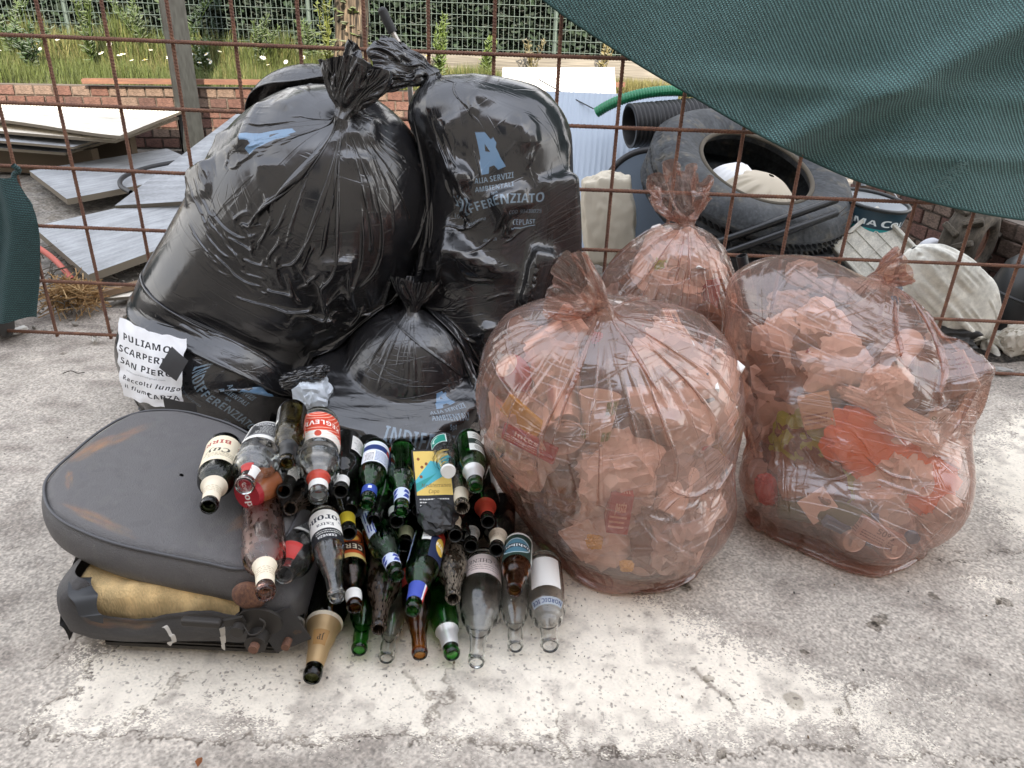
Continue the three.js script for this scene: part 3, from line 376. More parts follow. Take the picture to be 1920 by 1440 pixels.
function print(x, y, s, extra, turn = 0) {   // the council refuse print: x, y in pixels of a 2048 x 1024 sheet round the sack
  return canvas(2048, 1024, (c, w, h) => {
    c.fillStyle = '#202022'; c.fillRect(0, 0, w, h);
    const r = rng(x + y); for (let i = 0; i < 240; i++) { c.fillStyle = `rgba(${r() < 0.5 ? '60,60,58' : '12,12,14'},${r() * 0.18})`; c.beginPath(); c.ellipse(r() * w, r() * h, 2 + r() * 30, 2 + r() * 10, r() * 3, 0, TAU); c.fill(); }
    for (let i = 0; i < 90; i++) { c.fillStyle = `rgba(190,185,175,${0.15 + r() * 0.3})`; c.fillRect(r() * w, r() * h, 1 + r() * 2, 1 + r() * 2); }
    if (s) { c.save(); c.translate(x, y); c.scale(1, 0.8); c.rotate(turn); c.scale(s, s); logo(c, 0, -100, 0.95); c.fillStyle = ink; c.textAlign = 'center'; c.font = 'bold 27px sans-serif'; c.fillText('ALIA SERVIZI', 0, -14); c.fillText('AMBIENTALI', 0, 18); c.font = 'bold 17px sans-serif'; c.fillText('SpA', 0, 40); c.font = 'bold 54px sans-serif'; c.fillText('INDIFFERENZIATO', -18, 92); c.font = '22px sans-serif'; c.textAlign = 'left'; c.fillText('LOTTO mese/anno', -250, 142); c.fillText('COD. 93430075', 60, 138); c.font = 'bold 25px sans-serif'; c.fillText('CEPLAST', 90, 180); c.fillRect(82, 186, 112, 4); c.font = '18px sans-serif'; c.fillText('06      2L', -60, 240); c.restore(); }
    if (extra) extra(c);
  });
}
const blackFilm = (map) => phys(0xffffff, 0.30, { map, roughnessMap: rough2, bumpMap: crinkle, bumpScale: 0.0016, specularIntensity: 1, ior: 1.8 });
const film = { A: print(300, 600, 0, c => { logo(c, 560, 150, 0.7); }), B: print(1170, 225, 0.74, null, 0.46), C: print(1235, 640, 0.85, null, 0.15), D: print(1235, 450, 0.9), E: print(900, 500, 0) };
function addSack(key, name, label, opt, mat) {
  const g = sack({ body: BD[key], ...opt }); const o = single(name, g, mat, label, 'rubbish bag', key[0] === 'P' ? 'translucent pink bags' : 'black refuse bags'); return o;
}
addSack('C', 'black_refuse_sack', 'low black bag with white paper notice, bottom left of the heap', { center: [0.57, 0.16, 0.40], knot: [0.62, 0.36, 0.20], tuft: { dir: [0, 1, -0.4], len: 0.06, flare: 0.04 }, seed: 21, gather: 1.5, loose: 1.07, wrinkle: 0.10, press: -0.0002, others: not('A', 'D'), nu: 150, nv: 92 }, blackFilm(film.C));
addSack('D', 'black_refuse_sack', 'small black bag with a round rim pressing out, above the bottles', { center: [1.17, 0.17, 0.50], knot: [1.21, 0.385, 0.52], tuft: { dir: [0.05, 1, -0.3], len: 0.08, flare: 0.05 }, seed: 22, gather: 1.3, reach: 0.8, wrinkle: 0.03, others: not('B', 'P1'), nu: 150, nv: 92 }, blackFilm(film.D));
addSack('B', 'black_refuse_sack', 'tall upright black bag with pale grey lettering, right of the biggest bag', { center: [1.42, 0.5, 0.28], knot: [1.25, 0.97, 0.27], tuft: { dir: [-1, 0.12, -0.1], len: 0.15, flare: 0.06, squash: 0.6 }, seed: 23, gather: 1.45, reach: 1.0, loose: 1.08, wrinkle: 0.13, press: -0.0004, others: not('D', 'A', 'P1'), nu: 190, nv: 124 }, blackFilm(film.B));
addSack('E', 'black_refuse_sack', 'black bag mostly hidden behind the biggest bag at the mesh', { center: [0.86, 0.83, 0.13], knot: [0.98, 0.985, 0.14], tuft: { dir: [1, 0.6, 0], len: 0.05, flare: 0.04 }, seed: 24, others: not('A'), nu: 110, nv: 70 }, blackFilm(film.E));
addSack('A', 'black_refuse_sack', 'biggest black bag, bulging, knotted on top, lying over the lower bags', { center: [0.88, 0.52, 0.34], knot: [1.025, 0.865, 0.47], tuft: { dir: [0.38, 0.9, -0.1], len: 0.115, flare: 0.075, squash: 0.55, skew: 0.25, skewAt: 0.8 }, seed: 25, gather: 1.42, reach: 1.0, loose: 1.05, wrinkle: 0.085, press: -0.00035, others: not('C', 'D', 'B'), nu: 210, nv: 132, nt: 24 }, blackFilm(film.A));
const pinkMat = phys([0.735, 0.53, 0.45], 0.11, { transmission: 0.86, thickness: 0, roughnessMap: null, bumpMap: crinkle, bumpScale: 0.006, ior: 1.9 });
const pk = { gather: 1.5, reach: 1.3, loose: 1.05, slackV: 1.02, press: -0.00035, wrinkle: 0.07 };
addSack('P3', 'pink_rubbish_bag', 'smallest pink bag, tied with a tall crest, behind the other pink bags', { ...pk, center: [1.95, 0.3, 0.39], knot: [1.965, 0.61, 0.44], tuft: { dir: [-0.3, 1, -0.05], len: 0.11, flare: 0.062, squash: 0.4, skew: 0.6, skewAt: -1.6 }, seed: 31, others: not('P1', 'P2', 'B'), nu: 130, nv: 84, nt: 22 }, pinkMat);
addSack('P1', 'pink_rubbish_bag', 'large knotted pink bag in front, beside the glass bottles', { ...pk, center: [1.75, 0.28, 0.98], knot: [1.70, 0.565, 1.04], tuft: { dir: [-0.8, 0.55, 0.1], len: 0.10, flare: 0.055, squash: 0.45, skew: 0.4, skewAt: -1.2 }, seed: 32, others: not('P2', 'P3', 'D'), nu: 160, nv: 104 }, pinkMat);
addSack('P2', 'pink_rubbish_bag', 'slumped pink bag holding orange and green wrappings, far right', { ...pk, center: [2.36, 0.27, 0.81], knot: [2.42, 0.52, 0.66], tuft: { dir: [0.7, 0.5, 0.2], len: 0.07, flare: 0.045, squash: 0.6 }, seed: 33, others: not('P1', 'P3'), nu: 160, nv: 104 }, pinkMat);
// ---------------------------------------------------------------- glass bottles
const profiles = {   // [radius / body radius (r) or metres when negative, height fraction]
  beer: [[0.92, 0.012], [1, 0.04], [1, 0.52], [0.93, 0.59], [0.70, 0.68], [0.50, 0.76], [-0.0155, 0.86], [-0.0135, 0.94]],
  stubby: [[0.92, 0.015], [1, 0.05], [1, 0.56], [0.86, 0.66], [0.6, 0.77], [-0.0165, 0.87], [-0.0138, 0.93]],
  corona: [[0.92, 0.012], [1, 0.04], [1, 0.46], [0.9, 0.56], [0.66, 0.68], [0.5, 0.8], [-0.0145, 0.92], [-0.0135, 0.95]],
  wine: [[0.93, 0.01], [1, 0.035], [1, 0.58], [0.94, 0.635], [0.72, 0.685], [-0.0175, 0.74], [-0.0155, 0.82], [-0.0145, 0.94]],
  liquor: [[0.9, 0.015], [1, 0.05], [1, 0.50], [0.96, 0.60], [0.78, 0.70], [0.5, 0.76], [-0.0185, 0.80], [-0.0165, 0.86], [-0.0165, 0.94]],
  flask: [[0.8, 0.015], [0.9, 0.05], [1, 0.35], [1.02, 0.46], [0.9, 0.58], [0.62, 0.68], [-0.0175, 0.76], [-0.015, 0.84], [-0.0145, 0.94]],
  cinched: [[0.92, 0.015], [1, 0.05], [1, 0.36], [0.9, 0.46], [0.90, 0.5], [1, 0.60], [0.92, 0.69], [0.6, 0.76], [-0.019, 0.80], [-0.018, 0.94]],
  champagne: [[0.93, 0.01], [1, 0.035], [1, 0.42], [0.9, 0.54], [0.64, 0.68], [0.46, 0.8], [-0.0155, 0.93]],
};
function radiusAt(type, r, L, y) { const p = profiles[type], t = y / L, R = q => q < 0 ? -q : q * r; if (t <= p[0][1]) return R(p[0][0]); for (let i = 0; i < p.length - 1; i++) if (t <= p[i + 1][1]) { const k = (t - p[i][1]) / (p[i + 1][1] - p[i][1]); return lerp(R(p[i][0]), R(p[i + 1][0]), k * k * (3 - 2 * k)); } return R(p[p.length - 1][0]); }
function bottleGeo(type, r, L) {
  const pts = [], w = 0.0028, add = (x, y) => pts.push(new THREE.Vector2(Math.max(x, 0.00001), y)); const lip = 0.0022, yl = L * 0.945;
  add(0, 0.012); add(r * 0.5, 0.008); add(r * 0.78, 0.002); add(r * 0.9, 0.0005);
  for (let i = 0; i <= 44; i++) { const y = L * (0.012 + 0.933 * i / 44); add(radiusAt(type, r, L, y), y); }
  const rn = radiusAt(type, r, L, yl); add(rn + lip, yl + 0.001); add(rn + lip, L * 0.975); add(rn + lip * 0.3, L * 0.98); add(rn + lip * 0.2, L * 0.995); add(rn, L); add(rn - w, L - 0.001);
  for (let i = 24; i >= 0; i--) { const y = L * (0.04 + 0.92 * i / 24); add(Math.max(radiusAt(type, r, L, y) - w, 0.004), y); }
  add(r * 0.6, L * 0.03); add(0, 0.02);
  return new THREE.LatheGeometry(pts, 40);
}
const smear = (() => { const a = pnoise(311, 9), b = pnoise(312, 50), c = pnoise(313, 200); return field(256, 512, (u, v) => { const k = smooth(0.5, 0.72, a(u, v) * 0.55 + b(u, v) * 0.45); return 0.06 + 0.75 * k * (0.5 + c(u, v) * 0.6); }, false); })();
const glassOf = (c, d = 0.006, rough = 0.3) => phys(0xffffff, rough, { roughnessMap: smear, transmission: 1, thickness: 0.004, ior: 1.5, attenuationColor: new THREE.Color().setRGB(...c), attenuationDistance: d });
const GL = { clear: glassOf([0.88, 0.93, 0.90], 0.02), green: glassOf([0.10, 0.50, 0.09], 0.0055), dark: glassOf([0.05, 0.06, 0.02], 0.006), brown: glassOf([0.42, 0.16, 0.03], 0.006), olive: glassOf([0.22, 0.17, 0.03], 0.006), black: phys([0.008, 0.008, 0.007], 0.08), pinkish: glassOf([0.75, 0.45, 0.36], 0.010, 0.8), greenDusty: glassOf([0.10, 0.42, 0.10], 0.0055, 0.9) };
const grimeTex = (() => { const a = pnoise(301, 12), b = pnoise(302, 60), c = pnoise(303, 256); return field(256, 512, (u, v) => { const k = smooth(0.42, 0.6, a(u, v) * 0.5 + b(u, v) * 0.5), f = 0.75 + (c(u, v) - 0.5) * 0.5; return [lerp(0.22, 0.56, k) * f, lerp(0.19, 0.51, k) * f, lerp(0.15, 0.44, k) * f]; }); })();
const grimeRough = (() => { const a = pnoise(301, 12), b = pnoise(302, 60); return field(128, 256, (u, v) => lerp(0.25, 0.95, smooth(0.4, 0.6, a(u, v) * 0.5 + b(u, v) * 0.5)), false); })();
GL.dusty = phys(0xffffff, 1, { map: grimeTex, roughnessMap: grimeRough }); GL.dustyBrown = phys([0.42, 0.33, 0.28], 0.8, { map: grimeTex, roughnessMap: grimeRough });
const paper = (w, h, draw) => std(0xffffff, 0.62, { map: canvas(w, h, draw) });
const word = (c, t, x, y, size, col, font = 'bold', fam = 'sans-serif', align = 'center') => { c.fillStyle = col; c.font = `${font} ${size}px ${fam}`; c.textAlign = align; c.fillText(t, x, y); };
const lines = (c, x, y, w, n, dy, col, seed) => { const r = rng(seed); c.fillStyle = col; for (let i = 0; i < n; i++) { let q = x; while (q < x + w * (0.7 + r() * 0.3)) { const k = 3 + r() * 14; c.fillRect(q, y + i * dy, k, dy * 0.42); q += k + 3; } } };
const fill = (c, col, w, h) => { c.fillStyle = col; c.fillRect(0, 0, w, h); };
const PP = {
  birra: paper(256, 256, (c, w, h) => { fill(c, '#e9dcc0', w, h); word(c, 'BIRRA', 150, 210, 54, '#a3473f'); word(c, 'Cuy', 120, 120, 60, '#39352c', 'italic bold', 'serif'); lines(c, 40, 40, 160, 3, 14, '#8d8166', 1); }),
  blackLabel: paper(256, 256, (c, w, h) => { fill(c, '#e8e6df', w, h); c.fillStyle = '#16161a'; c.fillRect(10, 44, w - 20, 200); c.strokeStyle = '#d8d8d8'; c.lineWidth = 4; c.strokeRect(20, 54, w - 40, 180); lines(c, 34, 70, 180, 8, 16, '#c9c9c4', 2); word(c, 'UNDERWOOD', 128, 222, 26, '#f0f0ec'); }),
  keg: paper(512, 256, (c, w, h) => { fill(c, '#d84a2c', w, h); c.fillStyle = '#eee9df'; c.fillRect(0, 0, w, 62); c.strokeStyle = '#f3d8c6'; c.lineWidth = 5; for (let i = 0; i < 11; i++) { c.beginPath(); c.arc(w / 2, 300, 60 + i * 26, PI, TAU); c.stroke(); } c.fillStyle = '#d23f22'; c.fillRect(0, 106, w, 74); word(c, 'KEGLEVICH', w / 2, 166, 64, '#fff4ea'); c.fillStyle = '#c5462d'; c.beginPath(); c.arc(w / 2, 34, 24, 0, TAU); c.fill(); }),
  blue: paper(256, 256, (c, w, h) => { fill(c, '#dfe6ee', w, h); c.fillStyle = '#1d3570'; c.fillRect(0, 150, w, 60); lines(c, 20, 20, 200, 7, 17, '#3b568f', 4); c.fillStyle = '#f2f2f2'; c.fillRect(160, 10, 80, 120); c.fillStyle = '#c0392b'; c.fillRect(20, 160, 50, 40); lines(c, 168, 20, 60, 6, 16, '#222', 5); }),
  blueNeck: paper(128, 64, (c, w, h) => { fill(c, '#2b479b', w, h); c.fillStyle = '#e8eef8'; c.fillRect(58, 24, 10, 24); }),
  blueWhite: paper(128, 128, (c, w, h) => { fill(c, '#c9d3e6', w, h); c.fillStyle = '#2b3f94'; for (let i = 0; i < 22; i++) c.fillRect((i * 37) % 110, (i * 53) % 110, 16, 12); }),
  navy: paper(256, 256, (c, w, h) => { fill(c, '#1b2748', w, h); c.fillStyle = '#d9b44a'; c.beginPath(); c.arc(128, 128, 70, 0, TAU); c.fill(); c.fillStyle = '#c63a2c'; c.fillRect(0, 196, w, 60); word(c, 'Birra', 128, 145, 50, '#f5f2e8', 'italic bold', 'serif'); }),
  redBlue: paper(128, 128, (c, w, h) => { fill(c, '#3d4fa8', w, h); c.fillStyle = '#c8423c'; c.fillRect(0, 0, 40, h); c.fillStyle = '#e6e6ee'; c.fillRect(40, 0, 6, h); }),
  tealLogo: paper(128, 128, (c, w, h) => { fill(c, '#e4efe9', w, h); c.fillStyle = '#1f8f7c'; c.fillRect(8, 8, 112, 112); c.fillStyle = '#dff3ea'; c.beginPath(); c.arc(78, 70, 30, 0, TAU); c.fill(); c.fillStyle = '#1f8f7c'; c.beginPath(); c.arc(66, 64, 26, 0, TAU); c.fill(); }),
  heine: paper(256, 256, (c, w, h) => { fill(c, '#dfe4dc', w, h); c.fillStyle = '#22352b'; c.fillRect(0, 90, w, 70); lines(c, 14, 16, 220, 4, 16, '#3b4a42', 8); lines(c, 14, 180, 220, 4, 16, '#3b4a42', 9); lines(c, 20, 110, 200, 2, 22, '#e6ede6', 10); }),
  silver: std([0.62, 0.62, 0.6], 0.4, { metalness: 0.5 }), cream: std([0.72, 0.64, 0.50], 0.6), white: std([0.78, 0.77, 0.73], 0.55), olive: std([0.52, 0.50, 0.30], 0.5), yellow: std([0.62, 0.47, 0.03], 0.5), red: std([0.50, 0.06, 0.035], 0.45), gold: std([0.44, 0.30, 0.15], 0.42, { metalness: 0.45 }), blackFoil: std([0.02, 0.02, 0.02], 0.4), redPaper: std([0.45, 0.035, 0.03], 0.6),
  creamText: paper(128, 128, (c, w, h) => { fill(c, '#e2d6bf', w, h); lines(c, 30, 40, 70, 4, 12, '#b8a98b', 12); c.fillStyle = '#b8964a'; c.fillRect(96, 70, 22, 30); }),
  corona: paper(256, 256, (c, w, h) => { fill(c, '#e9e7e0', w, h); c.fillStyle = '#15171c'; c.fillRect(0, 0, w, 92); word(c, 'CERVEZA', 128, 40, 26, '#e8e8e4'); lines(c, 40, 54, 180, 2, 16, '#cfcfc8', 13); word(c, 'Extra', 128, 140, 36, '#2a2c34', 'bold', 'serif'); word(c, 'Corona', 128, 208, 70, '#1d222e', 'bold', 'serif'); }),
  ceres: paper(256, 256, (c, w, h) => { fill(c, '#c4501c', w, h); c.fillStyle = '#e0c27a'; c.fillRect(0, 0, w, 34); c.fillStyle = '#3a1608'; c.fillRect(30, 60, w - 60, 66); word(c, 'CERES', 128, 112, 56, '#f3ead6'); c.strokeStyle = '#3a1608'; c.lineWidth = 10; c.beginPath(); c.ellipse(128, 170, 84, 44, 0, 0, TAU); c.stroke(); c.fillStyle = '#eeb650'; c.beginPath(); c.ellipse(128, 170, 60, 28, 0, 0, TAU); c.fill(); word(c, 'OI', 128, 182, 34, '#7a2c10'); c.fillStyle = '#f1e6d2'; c.fillRect(0, 244, w, 12); }),
  chenet: paper(256, 128, (c, w, h) => { fill(c, '#dccdc6', w, h); word(c, 'JP. CHENET', 128, 96, 34, '#4c403c', '', 'serif'); lines(c, 50, 24, 150, 3, 14, '#9a8a84', 15); }),
  dahl: paper(256, 256, (c, w, h) => { fill(c, '#22382f', w, h); c.fillStyle = '#cfd8d4'; c.fillRect(0, 0, 40, h); c.strokeStyle = '#b9cdd6'; c.lineWidth = 8; c.beginPath(); c.arc(140, 110, 78, 0, TAU); c.stroke(); c.fillStyle = '#4f7c8e'; c.beginPath(); c.arc(140, 110, 72, 0, TAU); c.fill(); c.fillStyle = '#1d2b33'; c.fillRect(56, 90, 168, 44); word(c, 'Dahlberg', 140, 124, 38, '#eef2f2', 'bold', 'serif'); c.fillStyle = '#e4e4de'; c.fillRect(0, 236, w, 20); }),
  bluePrint: paper(256, 64, (c, w, h) => { fill(c, '#c9d2da', w, h); word(c, 'NORDIC ICE', 128, 46, 42, '#24407c'); }),
  tag: paper(64, 128, (c, w, h) => { fill(c, '#e3e2dc', w, h); lines(c, 8, 16, 44, 6, 16, '#9a9a98', 17); }),
  mono: paper(128, 128, (c, w, h) => { fill(c, '#9a7442', w, h); word(c, 'JP', 64, 84, 60, '#3b2a14', 'bold', 'serif'); }),
};
const capM = std([0.7, 0.7, 0.68], 0.35, { metalness: 0.4 }), capDark = std([0.18, 0.17, 0.15], 0.45, { metalness: 0.6 });
const capG = (() => { const g = new THREE.CylinderGeometry(0.0145, 0.0165, 0.007, 21); return g; })();
const up0 = V(0, 1, 0), camP = camera.position.clone();
const bottleCount = [];
// a: [label, category words..., glass, type, L, r, mouth, base, extras]; extras: [part, material, y0, y1, arc in radians, turn]
function bottle(label, glass, type, L, r, m, b, extras = [], cap) {
  const o = thing('glass_bottle', label, 'bottle', 'glass bottles heaped in front of the bags'); o.position.set(...b);
  const axis = V(m[0] - b[0], m[1] - b[1], m[2] - b[2]).normalize(), q = new THREE.Quaternion().setFromUnitVectors(up0, axis);
  const toCam = camP.clone().sub(o.position).addScaledVector(up0, 0.9).applyQuaternion(q.clone().invert()), turn = Math.atan2(toCam.x, toCam.z);
  o.quaternion.copy(q).multiply(new THREE.Quaternion().setFromAxisAngle(up0, turn));
  mesh('glass', bottleGeo(type, r, L), GL[glass], o);
  for (const [part, mat, f0, f1, arc = TAU, tw = 0, lift = 0.0007] of extras) {
    const n = 10, pts = []; for (let i = 0; i <= n; i++) { const y = L * lerp(f0, f1, i / n); pts.push(new THREE.Vector2(radiusAt(type, r, L, y) + lift, y)); }
    const g = new THREE.LatheGeometry(pts, Math.max(8, Math.round(32 * arc / TAU)), tw - arc / 2, arc); mesh(part, g, PP[mat], o);
  }
  if (cap) { const c = mesh('cap', capG, cap === 'white' ? PP.white : capDark, o); c.position.y = L + 0.001; }
  return o;
}
const BG = [
  ['dark brown bottle with cream label lying on the seat back', 'dark', 'wine', .27, .036, [.967, .314, 1.400], [.896, .286, 1.141], [['label', 'birra', .1, .52, 3.2, .2], ['neck_foil', 'creamText', .70, .93]]],
  ['round shouldered clear spirit bottle with black label, near the seat', 'clear', 'liquor', .255, .046, [1.020, .334, 1.357], [.982, .288, 1.109], [['label', 'blackLabel', .06, .44, 2.2, -.1], ['neck_label', 'redPaper', .76, .85, 1.2, .5], ['neck_tag', 'white', .78, .93, 1.0, -.5]]],
  ['olive brown beer bottle topmost at the back of the pile', 'olive', 'beer', .24, .031, [1.086, .354, 1.306], [1.029, .343, 1.073], [['neck_foil', 'blackFoil', .72, .92], ['label', 'blackLabel', .08, .4, 0.8, 1.3]]],
  ['big clear vodka bottle with orange lettered band', 'clear', 'cinched', .30, .046, [1.143, .283, 1.311], [1.068, .287, 1.021], [['label', 'keg', .12, .46, 3.6, 0], ['neck_foil', 'red', .78, .86], ['neck_label', 'white', .862, .93]]],
  ['black wine bottle with white collar beside the orange labelled vodka', 'black', 'wine', .30, .037, [1.170, .256, 1.249], [1.115, .199, .960], [['neck_foil', 'white', .82, .93], ['loose_label', 'tag', .2, .5, 1.1, -.9, .004]]],
  ['green beer bottle with blue collar and barcode label', 'green', 'beer', .24, .031, [1.228, .240, 1.269], [1.200, .230, 1.031], [['label', 'blue', .1, .48, 2.6, -.4], ['neck_label', 'blueNeck', .76, .87]]],
  ['taller green beer bottle left of the picture carton', 'green', 'beer', .27, .032, [1.296, .220, 1.261], [1.253, .209, .995], [['label', 'navy', .1, .42, 1.0, 1.4], ['back_label', 'blue', .1, .48, .8, -1.4], ['neck_label', 'blueWhite', .74, .88]]],
  ['frosted clear bottle with green square label and white cap', 'clear', 'stubby', .23, .030, [1.383, .270, 1.177], [1.346, .207, .959], [['label', 'tealLogo', .12, .42, 1.5, .5]], 'white'],
  ['green beer bottle leaning against the large pink bag', 'green', 'stubby', .23, .030, [1.444, .250, 1.205], [1.410, .235, .978], [['label', 'heine', .1, .5, 1.8, -.8], ['neck_foil', 'silver', .70, .88]]],
  ['dusty beige bottle with cream collar below the white capped bottle', 'dusty', 'wine', .30, .037, [1.417, .206, 1.217], [1.373, .142, .927], [['neck_foil', 'cream', .74, .92]]],
  ['dark bottle with red collar beside the large pink bag', 'black', 'wine', .28, .036, [1.471, .157, 1.197], [1.435, .093, .927], [['neck_foil', 'red', .70, .90]]],
  ['dark bottle with white collar below the two green bottles', 'black', 'wine', .29, .037, [1.281, .179, 1.240], [1.219, .123, .962], [['neck_foil', 'white', .82, .92]]],
  ['dark bottle with olive cream collar under the picture carton', 'dark', 'wine', .29, .037, [1.299, .132, 1.256], [1.262, .046, .982], [['neck_foil', 'olive', .74, .91]]],
  ['black bottle with long cream collar near the pile centre', 'black', 'wine', .29, .037, [1.405, .153, 1.244], [1.351, .075, .970], [['neck_foil', 'cream', .72, .91]]],
  ['black bottle with small pale collar wedged between two cream collars', 'black', 'wine', .26, .033, [1.435, .101, 1.211], [1.419, .033, .961], [['neck_foil', 'tag', .72, .9]]],
  ['black bottle with white and gold collar above the round emblem label', 'black', 'wine', .29, .037, [1.492, .118, 1.242], [1.494, .037, .964], [['neck_foil', 'creamText', .72, .91]]],
  ['dark bottle with bright yellow collar', 'black', 'wine', .29, .037, [1.194, .187, 1.297], [1.110, .140, 1.024], [['neck_foil', 'yellow', .76, .9]]],
  ['dark screw neck bottle under the olive brown one', 'black', 'stubby', .26, .034, [1.068, .278, 1.289], [1.014, .203, 1.046], [['neck_label', 'tag', .66, .8, 1.2, -.6]]],
  ['dusty grey bottle lying crossways under the vodka bottle', 'dustyBrown', 'beer', .26, .033, [1.078, .241, 1.294], [1.055, .121, 1.065], []],
  ['pinkish brown dirty bottle with cream collar on the seat hinge', 'pinkish', 'wine', .31, .040, [1.119, .261, 1.561], [1.013, .223, 1.272], [['neck_foil', 'creamText', .72, .92]]],
  ['clear spirit bottle with black label and red neck beside the hinge', 'clear', 'liquor', .255, .046, [1.115, .216, 1.461], [1.066, .121, 1.229], [['label', 'blackLabel', .05, .42, 2.4, -.2], ['neck_label', 'redPaper', .66, .82, 2.4, .6]]],
  ['clear long neck beer bottle with white and black label', 'clear', 'corona', .245, .0305, [1.215, .191, 1.486], [1.132, .199, 1.256], [['label', 'corona', .08, .46, 3.0, 0]]],
  ['brown beer bottle with orange label and white collar', 'brown', 'beer', .235, .031, [1.229, .110, 1.424], [1.164, .109, 1.198], [['label', 'ceres', .08, .5, 3.2, 0], ['neck_foil', 'white', .82, .93]]],
  ['dusty green beer bottle tilted across the pile centre', 'greenDusty', 'beer', .25, .033, [1.306, .158, 1.383], [1.209, .132, 1.154], [['label', 'blueWhite', .1, .5, .7, .6], ['neck_label', 'blueWhite', .76, .88]]],
  ['dark dusty brown bottle pointing at the ground', 'dustyBrown', 'beer', .26, .034, [1.278, .081, 1.448], [1.248, .077, 1.189], []],
  ['bright green bottle with mouth on the ground', 'green', 'beer', .23, .030, [1.239, .030, 1.454], [1.213, .030, 1.225], []],
  ['tiny clear bottle whose mouth ring touches the ground', 'clear', 'beer', .20, .026, [1.293, .022, 1.463], [1.279, .026, 1.263], []],
  ['sparkling wine bottle with golden foil neck, nearest the viewer', 'dark', 'champagne', .32, .042, [1.168, .034, 1.529], [1.143, .042, 1.210], [['neck_foil', 'gold', .60, .915], ['neck_label', 'mono', .70, .80, 1.2, 0, .0013], ['collar', 'cream', .575, .605]]],
  ['black bottle with printed crown cap beside the seat', 'black', 'beer', .24, .033, [1.118, .077, 1.440], [1.049, .039, 1.213], [], 'dark'],
  ['green beer bottle with red and blue neck band, centre front', 'green', 'beer', .265, .034, [1.344, .133, 1.449], [1.346, .116, 1.184], [['label', 'navy', .12, .5, 1.6, -1.0], ['back_label', 'blueWhite', .12, .5, .7, 1.4], ['paper_strip', 'tag', .02, .3, .55, .1, .0012], ['neck_label', 'redBlue', .74, .9]]],
  ['grey dust covered bottle behind the clear flask', 'dusty', 'beer', .25, .033, [1.414, .107, 1.383], [1.385, .057, 1.140], []],
  ['brown beer bottle with mouth on the ground, front middle', 'brown', 'corona', .23, .030, [1.359, .038, 1.466], [1.316, .065, 1.242], [['label', 'redPaper', .1, .3, 2.4, 0]]],
  ['green bottle with silver foil neck on the ground', 'green', 'stubby', .22, .030, [1.420, .031, 1.455], [1.362, .030, 1.243], [['neck_foil', 'silver', .70, .9]]],
  ['large clear flask bottle with pale pink label', 'clear', 'flask', .295, .043, [1.468, .043, 1.482], [1.462, .043, 1.187], [['label', 'chenet', .08, .30, 3.0, 0]]],
  ['short brown beer bottle with round emblem label', 'brown', 'stubby', .205, .031, [1.534, .121, 1.367], [1.539, .081, 1.166], [['label', 'dahl', .06, .55, 3.4, 0]]],
  ['plain clear slim bottle on the pale ground', 'clear', 'beer', .22, .029, [1.541, .029, 1.424], [1.531, .029, 1.205], []],
  ['clear bottle with blank white label, rightmost of the bottles', 'clear', 'liquor', .25, .040, [1.608, .040, 1.429], [1.597, .041, 1.179], [['label', 'white', .12, .48, 1.7, 0], ['print', 'bluePrint', .60, .67, 2.0, 0, -0.0002]]],
];
for (const b of BG) bottle(...b);
{ // dark bottles at the bottom of the heap, glimpsed between the others
  const r = rng(401); let k = 0;
  for (const [x, z, y] of [[1.13, 1.12, .04], [1.2, 1.08, .04], [1.27, 1.14, .04], [1.34, 1.05, .036], [1.17, 1.0, .11], [1.26, 1.02, .11], [1.33, 1.04, .11], [1.40, 1.05, .10], [1.16, 1.08, .18], [1.12, 1.10, .11], [1.24, 1.1, .17], [1.33, 1.06, .17], [1.42, 1.02, .17]]) { bottle('unlabelled dark bottle deep inside the heap', k++ % 3 ? 'black' : 'dark', 'wine', .28, .036, [x + (r() - .5) * .05, y + 0.01, z + .14], [x + (r() - .5) * .05, y, z - .14], []).userData.group = 'dark bottles deep in the heap'; }
}
{ // a jar with a red lid
  const o = thing('glass_jar', 'small jar with a red printed lid beside the seat back', 'jar'); o.position.set(1.03, 0.275, 1.245); o.quaternion.setFromUnitVectors(up0, V(-0.35, 0.12, 0.9).normalize());
  mesh('glass', new THREE.LatheGeometry([[0, 0], [0.03, 0.002], [0.034, 0.01], [0.034, 0.05], [0.029, 0.062]].map(p => new THREE.Vector2(...p)), 28), phys([0.30, 0.10, 0.04], 0.2), o);
  const lidM = paper(128, 128, (c, w, h) => { fill(c, '#a81e2c', w, h); word(c, 'coop', 64, 78, 46, '#f2f0ea'); });
  const l = mesh('lid', new THREE.CylinderGeometry(0.031, 0.032, 0.013, 32), [std([0.36, 0.016, 0.025], 0.35), lidM, lidM], o); l.position.y = 0.068;
}
